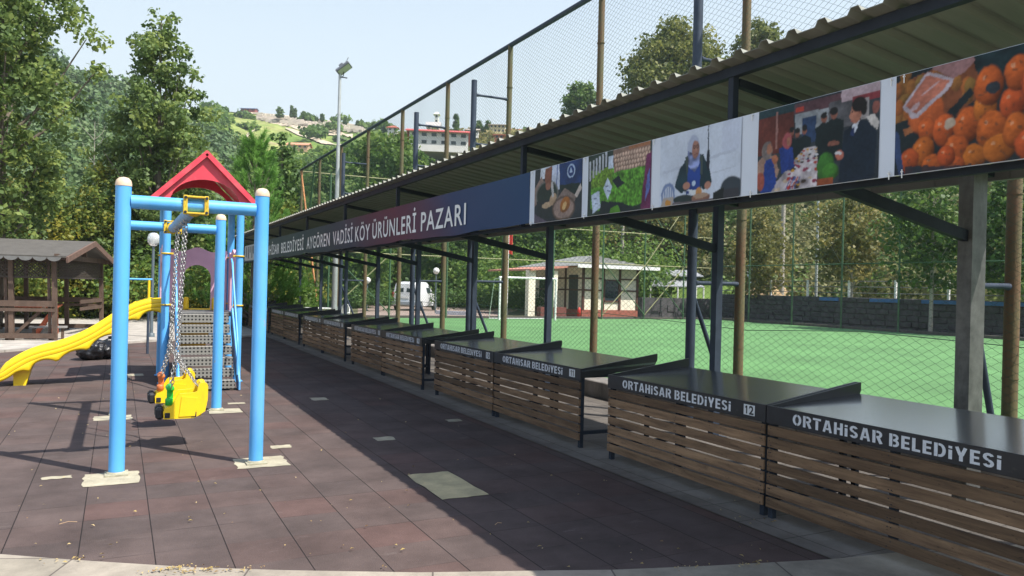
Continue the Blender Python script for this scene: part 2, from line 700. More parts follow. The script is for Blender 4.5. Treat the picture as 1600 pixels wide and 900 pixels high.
    L.new(tc.outputs["Object"], n4.inputs[0])
    r4 = N(nt, "ShaderNodeMapRange")
    r4.inputs[1].default_value = .42
    r4.inputs[2].default_value = .62
    r4.inputs[3].default_value = .05
    r4.inputs[4].default_value = .8
    L.new(n4.outputs[0], r4.inputs[0])
    L.new(ey, eys.inputs[0])
    L.new(r4.outputs[0], eys.inputs[1])
    mxm = N(nt, "ShaderNodeMath", operation='MAXIMUM')
    L.new(ex, mxm.inputs[0])
    L.new(eys.outputs[0], mxm.inputs[1])
    mx2 = N(nt, "ShaderNodeMix", data_type='RGBA')
    L.new(mxm.outputs[0], mx2.inputs[0])
    L.new(mx.outputs[2], mx2.inputs[6])
    mx2.inputs[7].default_value = (0.014, 0.011, 0.011, 1)
    L.new(mx2.outputs[2], b.inputs["Base Color"])
    bu = N(nt, "ShaderNodeBump")
    bu.inputs["Strength"].default_value = .6
    bu.inputs["Distance"].default_value = .004
    hh = N(nt, "ShaderNodeMath", operation='SUBTRACT')
    L.new(n2.outputs[0], hh.inputs[0])
    L.new(mxm.outputs[0], hh.inputs[1])
    L.new(hh.outputs[0], bu.inputs["Height"])
    L.new(bu.outputs[0], b.inputs["Normal"])
    return m


def slab_mat(name, bw, bh, c1, c2, mortar, rot=0.0, msize=0.012):
    m = bpy.data.materials.new(name)
    m.use_nodes = True
    nt = m.node_tree
    L = nt.links
    b = nt.nodes["Principled BSDF"]
    b.inputs["Roughness"].default_value = 0.85
    b.inputs["Specular IOR Level"].default_value = .3
    tc = N(nt, "ShaderNodeTexCoord")
    mp = N(nt, "ShaderNodeMapping")
    mp.inputs["Rotation"].default_value = (0, 0, rot)
    L.new(tc.outputs["Object"], mp.inputs[0])
    br = N(nt, "ShaderNodeTexBrick")
    br.offset = 0.0
    br.inputs["Scale"].default_value = 1
    br.inputs["Brick Width"].default_value = bw
    br.inputs["Row Height"].default_value = bh
    br.inputs["Mortar Size"].default_value = msize
    br.inputs["Mortar Smooth"].default_value = .3
    br.inputs["Color1"].default_value = (*c1, 1)
    br.inputs["Color2"].default_value = (*c2, 1)
    br.inputs["Mortar"].default_value = (*mortar, 1)
    L.new(mp.outputs[0], br.inputs[0])
    n1 = N(nt, "ShaderNodeTexNoise")
    n1.inputs["Scale"].default_value = 2.3
    n1.inputs["Detail"].default_value = 9
    n1.inputs["Roughness"].default_value = .72
    L.new(tc.outputs["Object"], n1.inputs[0])
    mr = N(nt, "ShaderNodeMapRange")
    mr.inputs[1].default_value = .3
    mr.inputs[2].default_value = .7
    mr.inputs[3].default_value = .66
    mr.inputs[4].default_value = 1.3
    L.new(n1.outputs[0], mr.inputs[0])
    v1 = N(nt, "ShaderNodeVectorMath", operation='SCALE')
    L.new(br.outputs[0], v1.inputs[0])
    L.new(mr.outputs[0], v1.inputs["Scale"])
    L.new(v1.outputs[0], b.inputs["Base Color"])
    n2 = N(nt, "ShaderNodeTexNoise")
    n2.inputs["Scale"].default_value = 55
    n2.inputs["Detail"].default_value = 5
    L.new(tc.outputs["Object"], n2.inputs[0])
    bu = N(nt, "ShaderNodeBump")
    bu.inputs["Strength"].default_value = .5
    bu.inputs["Distance"].default_value = .006
    L.new(n2.outputs[0], bu.inputs["Height"])
    L.new(bu.outputs[0], b.inputs["Normal"])
    return m


M_RUBBER = rubber_mat()
M_SLAB = slab_mat("grey_paving_slabs", .4, .4, (0.145, 0.128, 0.112), (0.170, 0.150, 0.132), (0.08, 0.07, 0.062), msize=.006)
M_APRON = slab_mat("pale_kerb_slabs", 1.0, 0.9, (0.27, 0.24, 0.19), (0.31, 0.27, 0.22), (0.12, 0.10, 0.085), rot=.38, msize=.006)
M_FARPAV = slab_mat("pale_concrete_path", 2.4, 2.4, (0.36, 0.33, 0.29), (0.40, 0.37, 0.33), (0.2, 0.18, 0.16), rot=.6)
M_BRICKPAV = slab_mat("pinkish_block_paving", .4, .2, (0.30, 0.22, 0.18), (0.36, 0.28, 0.24), (0.18, 0.15, 0.13))
M_TURF = mat("artificial_turf", (0.094, 0.222, 0.074), 0.9, var=.22, scale=.45, bump=.6, bscale=120)
M_SOIL = mat("grassy_soil", (0.085, 0.11, 0.035), 0.95, scale=1.3, col2=(0.16, 0.13, 0.08), amt=.5, bump=.5, bscale=12)


def sheet(name, pts, z, m, kind="structure", thick=None):
    mb = MB()
    n = len(pts)
    if thick:
        a = [(p[0], p[1], z) for p in pts]
        b = [(p[0], p[1], z - thick) for p in pts]
        mb.add(a + b, [tuple(range(n))] + [(i + n, (i + 1) % n + n, (i + 1) % n, i) for i in range(n)])
    else:
        mb.add([(p[0], p[1], z) for p in pts], [tuple(range(n))])
    return mb.build(name, m, kind=kind)


# ground: one big sheet
sheet("ground", [(-900, -900), (900, -900), (900, 900), (-900, 900)], -0.012, M_SOIL)
# arc of the plaza edge (kerb)
ARC = [(-12, 14.0), (-6, 10.1), (-3.2, 7.55), (-1.6, 6.05), (-.56, 5.15), (-.2, 4.9), (.39, 4.52), (.86, 4.27), (1.5, 3.96), (2.18, 3.70), (2.51, 3.57), (3.03, 3.41), (3.8, 3.2)]
PAVE = [(-12.0, 12.3), (-2.13, 18.76), (-1.06, 20.0), (.24, 20.9), (.91, 21.5), (3.85, 23.2)]
sheet("rubber_paving", ARC + [(3.85, 3.19)] + PAVE[::-1], 0.0, M_RUBBER)
sheet("slab_paving", [(3.85, -6), (6.3, -6), (6.3, 40), (3.85, 40)], 0.004, M_SLAB)
sheet("concrete_apron", [(-12, 14.0), (-12, -6), (3.85, -6), (3.85, 3.19)] + ARC[::-1][:-1], 0.012, M_APRON, thick=.03)
sheet("apron_slabs", [(3.85, -6), (8, -6), (6.3, 2.2), (5.2, 2.9), (4.4, 3.1), (3.85, 3.19)], 0.012, M_APRON, thick=.03)
sheet("far_pavement", PAVE + [(3.85, 40), (-14, 40), (-14, 12.3)], 0.05, M_FARPAV, thick=.08)
sheet("playing_field", [(6.75, -8), (30.0, -8), (30.0, 33.7), (6.75, 33.7)], 0.10, M_TURF, thick=.13)
sheet("road", [at(560, 39, z=0)[:2], at(760, 39, z=0)[:2], at(820, 60, z=0)[:2], at(560, 60, z=0)[:2]], 0.0, M_BRICKPAV)

# concrete patches where a tile is missing
pi = 0
for (x0, x1, y0, y1) in [(-.21, .18, 6.60, 7.02), (.93, 1.36, 6.78, 7.18), (-.22, .17, 9.62, 9.93), (1.0, 1.37, 9.72, 10.05), (1.33, 1.52, 7.5, 7.64), (1.29, 1.5, 10.4, 10.52),
                         (2.37, 2.58, 10.4, 10.66), (2.37, 2.57, 7.52, 7.70), (3.48, 3.66, 8.3, 8.45), (2.17, 2.55, 5.28, 6.08), (-.5, -.3, 6.95, 7.04), (0.1, .4, 13.9, 14.2)]:
    pts = []
    rr = random.Random(pi)
    for (a, b_, c_, d) in ((x0, y0, x1, y0), (x1, y0, x1, y1), (x1, y1, x0, y1), (x0, y1, x0, y0)):
        for k in range(6):
            t = k / 6
            j = 0.011
            pts.append((a + (c_ - a) * t + rr.uniform(-j, j), b_ + (d - b_) * t + rr.uniform(-j, j)))
    sheet("concrete_patch", pts, 0.004, mat("bare_screed", (0.36, 0.325, 0.235), .9, var=.22, scale=7, bump=.4) if pi != 9 else mat("dirty_screed", (0.52, 0.44, 0.25), .9, scale=5, col2=(0.32, .28, .17), amt=.5, bump=.4))
    pi += 1

# low concrete kerb wall along the field
mb = MB()
for i in range(16):
    y0 = -8 + i * 2.75
    mb.bx(6.3, 6.74, y0, y0 + 2.74, -.05, .24, bev=.012)
mb.build("kerb_wall", M_CONC_D, label="low dark concrete kerb wall running behind the stalls at the foot of the fence", cat="wall")

# ------------------------------------------------------------------ market canopy
XF, XP, XR = 3.38, 5.84, 6.16
ZF, ZR = 2.95, 2.60
Y0, Y1 = -2.6, 28.6
POSTS = [0.7, 3.67, 6.47, 10.17, 12.93, 15.9, 18.85, 21.9, 24.95, 28.2]


def zroof(x):
    return ZF + (ZR - ZF) * (x - XF) / (XR - XF)


canopy = thing("market_canopy", "long lean-to canopy of corrugated metal on dark posts over the stalls", "canopy", (5, 13, 0))
# corrugated sheet
prof = []
y = Y0
P = 0.205
while y < Y1:
    prof += [(y, 0), (y + P * .56, 0), (y + P * .66, .034), (y + P * .88, .034), (y + P * .98, 0.0)]
    y += P
xs = [XF - .10, (XF + XR) / 2, XR]
V, F = [], []
for x in xs:
    for (yy, zz) in prof:
        V.append((x, yy, zroof(x) + zz + .05))
n = len(prof)
for i in range(len(xs) - 1):
    for k in range(n - 1):
        F.append((i * n + k, i * n + k + 1, (i + 1) * n + k + 1, (i + 1) * n + k))
mb = MB()
mb.add(V, F)
# thickness copy 3 mm above
mb.add([(a, b, c + .004) for a, b, c in V], [f[::-1] for f in F])
mb.add([V[k] for k in range(n)] + [(V[k][0], V[k][1], V[k][2] + .004) for k in range(n)], [(k, k + 1, k + 1 + n, k + n) for k in range(n - 1)])
M_SHEET = mat("roofing_sheet", (0.195, 0.20, 0.165), 0.6, metal=.0, var=.18, scale=2.0, stretch=(.3, 3, 1))
mb.build("roof_sheet", M_SHEET, canopy)
for x, w in ((XF + .02, .05), (4.35, .04), (5.25, .04)):
    mb = MB()
    mb.bx(x - w / 2, x + w / 2, Y0 + .02, Y1 - .02, zroof(x) - .012, zroof(x) + .048)
    mb.build("purlin", M_DARK, canopy)
mb = MB()
yy = Y0
while yy < Y1:
    mb.bx(XR - .03, XR + .02, yy, yy + .61, zroof(XR) - .075, zroof(XR) + .045)
    yy += .615
mb.build("rear_gutter", mat("gutter_metal", (0.16, 0.155, 0.145), .6, var=.15, scale=3), canopy)
for i, s in enumerate(POSTS):
    mb = MB()
    big = i == 1
    w = .115 if big else .085
    mb.bx(XP - w / 2, XP + w / 2, s - w / 2, s + w / 2, 0.02, zroof(XP) - .06)
    if big:
        mb.bx(XP + w / 2 + .004, XP + w / 2 + .07, s - .05, s + .06, .02, zroof(XP) - .07)
    mb.bx(XP - .1, XP + .1, s - .1, s + .1, 0.005, 0.02)
    mb.build("post", M_GALV if big else M_DARK2, canopy, label="thick bare galvanised post" if big else None)
    mb = MB()
    mb.beam((XF + .06, s, zroof(XF + .06) - .035), (XR - .06, s, zroof(XR - .06) - .035), .045, .05)
    mb.build("rafter", M_DARK, canopy)
    mb = MB()
    mb.beam((XF + .10, s, 2.50), (XP - w / 2, s, 2.07), .05, .085)
    mb.build("brace", M_DARK, canopy)
    mb = MB()
    mb.bx(XF + .005, XF + .05, s - .022, s + .022, 2.17, zroof(XF) - .012)
    mb.build("front_strut", M_DARK, canopy)
for z in (2.17, 2.64):
    mb = MB()
    mb.bx(XF + .055, XF + .085, Y0 + .3, Y1 - .1, z - .02, z + .015)
    mb.build("banner_rail", M_DARK, canopy)

# ------------------------------------------------------------------ text helper
FONT = bpy.data.curves.new("font_curve", 'FONT')
FONTO = bpy.data.objects.new("font_curve", FONT)


def text_mesh(body, offset=0.0, spacing=1.0):
    COL.objects.link(FONTO)
    FONT.body = body
    FONT.offset = offset
    FONT.space_character = spacing
    FONT.fill_mode = 'FRONT'
    FONT.resolution_u = 3
    bpy.context.view_layer.update()
    me = bpy.data.meshes.new_from_object(FONTO.evaluated_get(bpy.context.evaluated_depsgraph_get()))
    vs = [tuple(v.co) for v in me.vertices]
    fs = [tuple(p.vertices) for p in me.polygons]
    bpy.data.meshes.remove(me)
    COL.objects.unlink(FONTO)
    return vs, fs


# ------------------------------------------------------------------ text banner
def banner_print_mat():
    m = bpy.data.materials.new("printed_text_banner")
    m.use_nodes = True
    nt = m.node_tree
    L = nt.links
    b = nt.nodes["Principled BSDF"]
    b.inputs["Roughness"].default_value = .5
    b.inputs["Specular IOR Level"].default_value = .25
    tc = N(nt, "ShaderNodeTexCoord")
    sp = N(nt, "ShaderNodeSeparateXYZ")
    L.new(tc.outputs["Object"], sp.inputs[0])
    mr = N(nt, "ShaderNodeMapRange")
    mr.inputs[1].default_value = 6.2 - 13
    mr.inputs[2].default_value = 24.3 - 13
    no = N(nt, "ShaderNodeTexNoise")
    no.inputs["Scale"].default_value = .9
    no.inputs["Detail"].default_value = 3
    L.new(tc.outputs["Object"], no.inputs[0])
    ad = N(nt, "ShaderNodeMath", operation='MULTIPLY_ADD')
    ad.inputs[1].default_value = .8
    L.new(no.outputs[0], ad.inputs[0])
    # colour varies along the banner and a little with height
    zz = N(nt, "ShaderNodeMath", operation='MULTIPLY_ADD')
    zz.inputs[1].default_value = -1.3
    L.new(sp.outputs[2], zz.inputs[0])
    zz.inputs[2].default_value = 0
    sm = N(nt, "ShaderNodeMath", operation='ADD')
    L.new(sp.outputs[1], sm.inputs[0])
    L.new(zz.outputs[0], sm.inputs[1])
    L.new(sm.outputs[0], ad.inputs[2])
    L.new(ad.outputs[0], mr.inputs[0])
    cr = N(nt, "ShaderNodeValToRGB")
    e = cr.color_ramp.elements
    e[0].position, e[0].color = 0, (0.010, 0.045, 0.120, 1)
    e[1].position, e[1].color = 1, (0.060, 0.085, 0.090, 1)
    for p, c in ((.09, (0.014, 0.040, 0.110, 1)), (.15, (0.060, 0.030, 0.065, 1)), (.21, (0.100, 0.026, 0.048, 1)), (.27, (0.085, 0.027, 0.050, 1)), (.36, (0.034, 0.036, 0.062, 1)), (.5, (0.030, 0.050, 0.060, 1))):
        k = e.new(p)
        k.color = c
    L.new(mr.outputs[0], cr.inputs[0])
    L.new(cr.outputs[0], b.inputs["Base Color"])
    return m


tb = thing("text_banner", "long blue and maroon vinyl banner with white market lettering under the canopy edge", "banner", (XF, 13, 2.1))
mb = MB()
BN = 120
ba, bb = 6.26, 24.3
vs, fs = [], []
for j in range(5):
    for i in range(BN + 1):
        s = ba + (bb - ba) * i / BN
        z = 2.175 + .485 * j / 4 + (.010 * math.sin(s * 2.1) + .006 * math.sin(s * 5.3) if j == 0 else 0)
        vs.append((XF - .012 + (.004 * math.sin(s * 3.1 + j) + .0025 * math.sin(s * 9.7 + 2 * j)) * (1 if 0 < j < 4 else .3), s, z))
for j in range(4):
    for i in range(BN):
        a = j * (BN + 1) + i
        fs.append((a, a + BN + 1, a + BN + 2, a + 1))
mb.add(vs, fs, 0, True)
mb.build("cloth", banner_print_mat(), tb)
for w, s0, s1 in (("ORTAHİSAR", 21.25, 18.66), ("BELEDİYESİ", 18.41, 15.98), ("AYGÖREN", 15.68, 13.79), ("VADİSİ", 13.56, 12.27), ("KÖY", 12.12, 11.31), ("ÜRÜNLERİ", 11.18, 9.29), ("PAZARI", 9.11, 7.71)):
    v, f = text_mesh(w, .012, 1.14)
    x0, x1 = min(p[0] for p in v), max(p[0] for p in v)
    k = (s0 - s1) / (x1 - x0)
    kz = .232 / .69
    mb = MB()
    mb.add([(XF - .0185, s0 - (p[0] - x0) * k, 2.270 + p[1] * kz) for p in v], f)
    mb.build("lettering", M_WHITE, tb)
# pale emblem block at the far end of the banner
mb = MB()
mb.bx(XF - .020, XF - .0175, 21.9, 24.25, 2.20, 2.64)
for k, (a, hgt) in enumerate(((22.15, .34), (22.5, .22), (22.75, .34), (23.1, .18), (23.4, .34), (23.8, .3))):
    mb.bx(XF - .0225, XF - .0205, a, a + .14, 2.60 - hgt, 2.60, 1)
mb.build("emblem", [mat("emblem_pale", (.42, .43, .45), .5), mat("emblem_dark", (.06, .07, .09), .5)], tb)


# ------------------------------------------------------------------ printed photographs on the banner
class Canvas:
    def __init__(self, w, h, seed=1, xs=1.0, grain=1.0):
        self.grain = grain
        self.xs = xs
        self.w, self.h = w, h
        self.A = np.zeros((h, w, 3))
        self.X, self.Y = np.meshgrid((np.arange(w) + .5) / w * xs, (np.arange(h) + .5) / h)
        self.r = np.random.RandomState(seed)

    def noise(self, n, m=None):
        m = m or n
        g = self.r.rand(m + 2, n + 2)
        gx, gy = self.X / self.xs * n, self.Y * m
        i, j = gx.astype(int), gy.astype(int)
        fx, fy = gx - i, gy - j
        fx, fy = fx * fx * (3 - 2 * fx), fy * fy * (3 - 2 * fy)
        return (g[j, i] * (1 - fx) + g[j, i + 1] * fx) * (1 - fy) + (g[j + 1, i] * (1 - fx) + g[j + 1, i + 1] * fx) * fy

    def put(self, mask, c, a=1.0):
        self.A = self.A * (1 - mask[..., None] * a) + np.array(c) * mask[..., None] * a

    def fill(self, c, n=0, amp=.2):
        self.A[:] = c
        if n:
            self.A *= (1 + amp * (self.noise(n) - .5) * 2)[..., None]

    def ell(self, cx, cy, rx, ry, c, rot=0, a=1, shade=0):
        dx, dy = (self.X - cx), (self.Y - cy)
        ar = 1.0
        co, si = math.cos(rot), math.sin(rot)
        u, v = (dx * co + dy * si) / rx, (-dx * si + dy * co) / ry
        d = np.sqrt(u * u + v * v)
        m = np.clip((1 - d) * 8, 0, 1)
        col = np.array(c)
        if shade:
            k = 1 + shade * (-.6 * u - .8 * v) - .5 * shade * d ** 3
            self.A = self.A * (1 - m[..., None] * a) + (col * k[..., None]) * m[..., None] * a
        else:
            self.put(m, c, a)

    def poly(self, pts, c, a=1, n=0, amp=.3):
        m = np.zeros_like(self.X, dtype=bool)
        k = len(pts)
        for i in range(k):
            x0, y0 = pts[i]
            x1, y1 = pts[(i + 1) % k]
            if y0 == y1:
                continue
            c_ = ((y0 > self.Y) != (y1 > self.Y)) & (self.X < (x1 - x0) * (self.Y - y0) / (y1 - y0) + x0)
            m ^= c_
        m = m.astype(float)
        if n:
            col = np.array(c) * (1 + amp * (self.noise(n) - .5) * 2)[..., None]
            self.A = self.A * (1 - m[..., None] * a) + col * m[..., None] * a
        else:
            self.put(m, c, a)

    def rect(self, x0, y0, x1, y1, c, a=1, n=0):
        self.poly([(x0, y0), (x1, y0), (x1, y1), (x0, y1)], c, a, n)


DK = (0.012, 0.028, 0.035)
NAVY = (0.016, 0.035, 0.10)
WH = (0.62, 0.66, 0.72)
SKIN = (0.36, 0.17, 0.11)


def photo_pans():
    c = Canvas(165, 95, 3)
    c.fill((0.03, 0.04, 0.05), 6)
    c.rect(.12, 0, .34, .2, WH)
    c.rect(.38, 0, .55, .45, (.5, .55, .66))
    c.rect(.48, 0, .50, .4, (.1, .15, .35))
    c.poly([(.53, 0), (1, 0), (1, .35), (.9, .52), (.56, .38)], (0.018, 0.05, 0.16), n=5)
    c.ell(.78, .17, .085, .13, (.40, .5, .65))
    c.ell(.78, .17, .065, .10, (0.018, 0.05, 0.18))
    c.poly([(.75, .2), (.78, .1), (.81, .2)], (.4, .5, .65))
    c.poly([(0, .35), (.15, .15), (.25, .3), (.1, .6), (0, .7)], (.28, .2, .17))
    c.poly([(.55, .38), (.95, .4), (.95, .62), (.6, .55)], (.012, .03, .03))
    c.poly([(.5, .62), (.65, .45), (.9, .62), (.82, .8), (.6, .7)], (.22, .17, .15))
    c.ell(.28, .50, .27, .27, (.16, .16, .15))
    c.ell(.28, .50, .24, .235, (.022, .04, .034))
    c.poly([(.05, .6), (.5, .6), (.45, .95), (.1, .92)], (.025, .035, .04))
    c.ell(.28, .70, .11, .06, (.48, .36, .24))
    c.ell(.42, .61, .075, .12, (.42, .30, .2), rot=.3)
    c.poly([(.36, .3), (.40, .28), (.44, .55), (.40, .58)], (.45, .45, .45))
    c.poly([(.24, .02), (.38, .02), (.37, .36), (.27, .38), (.23, .2)], (.22, .09, .06))
    c.ell(.31, .36, .06, .07, (.28, .13, .09))
    c.ell(.64, .80, .25, .23, (.12, .08, .06))
    c.ell(.64, .80, .22, .19, (.30, .22, .19))
    c.ell(.67, .74, .10, .15, (.33, .13, .03), rot=.3, shade=.3)
    c.ell(.66, .76, .04, .08, (.62, .42, .2), rot=.3)
    c.poly([(.86, .6), (.97, .42), (1, .5), (.9, .66)], (.5, .44, .4))
    c.poly([(0, .82), (.3, 1), (0, 1)], (.12, .10, .14))
    return c


def photo_greens():
    c = Canvas(170, 95, 5)
    c.fill((0.03, 0.05, 0.04), 6)
    g = c.noise(34, 22)
    g2 = c.noise(60, 40)
    col = np.stack([.06 + .10 * g, .16 + .26 * g, .02 + .03 * g], -1) * (0.45 + 1.0 * g2)[..., None]
    m = ((c.Y > .30 - .1 * c.noise(6)) & (c.X > .05) & (c.X < .93) & (c.Y < .86 + .1 * c.noise(5))).astype(float)
    c.A = c.A * (1 - m[..., None]) + col * m[..., None]
    m = m * (c.X < .42) * (c.Y < .55)
    c.A = c.A * (1 - m[..., None] * .5) + np.array((.26, .33, .05)) * (g2 * .9 + .3)[..., None] * m[..., None] * .5
    for k in range(6):
        c.rect(.02 + .055 * k, .10 - .02 * k, .05 + .055 * k, .42 - .035 * k, (.45, .47, .52), .9)
    c.poly([(.42, .0), (.98, 0), (.98, .36), (.44, .36)], (.26, .17, .13), n=9)
    for j in range(4):
        for i in range(13):
            c.ell(.46 + i * .042 + .01 * j, .11 + j * .072, .020, .036, (.52, .38, .30), shade=.5)
    c.rect(.66, .0, .98, .05, (.35, .16, .08))
    c.poly([(.93, .2), (1, .15), (1, 1), (.86, 1), (.9, .6)], (.16, .03, .10), n=8)
    c.poly([(.95, .5), (.98, .4), (.99, .7), (.92, .9)], (.12, .16, .4))
    c.poly([(.42, .48), (.52, .42), (.62, .56), (.50, .62)], (.012, .02, .03))
    c.rect(.35, .08, .43, .28, (.50, .56, .66))
    c.poly([(.27, .58), (.34, .42), (.42, .58), (.35, .78)], (.50, .58, .68))
    c.poly([(.06, .66), (.20, .60), (.24, .88), (.10, .97)], (.50, .57, .68))
    for (x, y) in ((.13, .72), (.16, .80), (.33, .55), (.36, .63)):
        c.rect(x - .025, y, x + .03, y + .018, (.16, .2, .3))
    c.poly([(.25, .78), (.6, .86), (.8, 1), (.2, 1)], (.015, .025, .03))
    c.poly([(.4, .92), (.52, .88), (.56, 1), (.38, 1)], (.10, .26, .03))
    return c


def photo_cook():
    c = Canvas(170, 95, 7, grain=.3)
    c.fill((0.56, 0.61, 0.70), 4, .06)
    c.poly([(0.05, .50), (.95, .38), (.95, .42), (.05, .54)], (.42, .46, .55), .6)
    c.poly([(0.05, .72), (.95, .60), (.95, .62), (.05, .74)], (.45, .49, .57), .6)
    c.rect(.78, 0, .98, .4, (.50, .54, .66), .5)
    # chair
    c.ell(.12, .86, .10, .20, (.18, .24, .40))
    c.ell(.12, .89, .075, .17, (.50, .54, .62))
    for k in range(4):
        c.rect(.07 + .03 * k, .74, .08 + .03 * k, .95, (.2, .26, .42))
    # body
    c.ell(.43, .63, .20, .25, (.016, .04, .055))
    c.poly([(.27, .5), (.36, .36), (.56, .38), (.64, .56), (.68, .78), (.58, .86), (.5, .7), (.3, .86), (.21, .76)], (.016, .045, .06), n=6)
    c.poly([(.33, .36), (.40, .33), (.39, .62), (.36, .62)], (.06, .08, .07))
    c.poly([(.52, .36), (.56, .42), (.56, .66), (.52, .62)], (.06, .08, .07))
    c.poly([(.38, .42), (.53, .45), (.53, .86), (.36, .88)], (.02, .06, .26), n=5)
    c.ell(.455, .74, .022, .04, (.45, .55, .68))
    # head scarf
    c.ell(.44, .27, .085, .20, (.40, .44, .56), n if False else 0)
    c.poly([(.36, .28), (.52, .34), (.52, .50), (.46, .58), (.38, .50)], (.20, .24, .42), n=22, amp=.9)
    c.ell(.468, .28, .050, .125, (.34, .18, .14), shade=.15)
    c.ell(.45, .245, .018, .03, (.07, .04, .04))
    c.ell(.49, .245, .018, .03, (.07, .04, .04))
    c.ell(.45, .245, .012, .02, (.26, .14, .11))
    c.ell(.49, .245, .012, .02, (.26, .14, .11))
    c.ell(.473, .29, .008, .03, (.42, .22, .17))
    c.rect(.445, .335, .495, .345, (.2, .07, .06))
    # hands
    c.ell(.36, .76, .05, .055, (.42, .22, .16))
    c.ell(.63, .80, .045, .06, (.42, .22, .16))
    c.poly([(.36, .82), (.62, .84), (.60, .92), (.44, .90)], (.62, .64, .66))
    c.ell(.52, .86, .04, .06, (.52, .27, .10))
    # pan
    c.poly([(.18, .92), (.46, .90), (.44, 1), (.22, 1)], (.02, .03, .03))
    c.ell(.32, .93, .135, .055, (.03, .045, .045))
    c.ell(.55, .95, .12, .07, (.26, .13, .09), shade=.3)
    c.ell(.55, .92, .10, .035, (.40, .28, .2))
    c.rect(.16, .975, .72, 1, (.16, .14, .15))
    c.poly([(.02, 1), (.06, .88), (.2, .88), (.18, 1)], (.4, .36, .33))
    c.ell(.12, .97, .04, .05, (.5, .25, .06))
    # umbrella on pole
    c.rect(.615, 0, .63, .34, (.02, .03, .05))
    c.ell(.625, .46, .022, .15, (.02, .025, .04))
    # pot
    c.ell(.90, .88, .13, .16, (.05, .065, .08))
    c.rect(.77, .88, .98, 1, (.05, .05, .06))
    c.poly([(.7, .92), (.82, .86), (.82, 1), (.7, 1)], (.015, .02, .02))
    return c


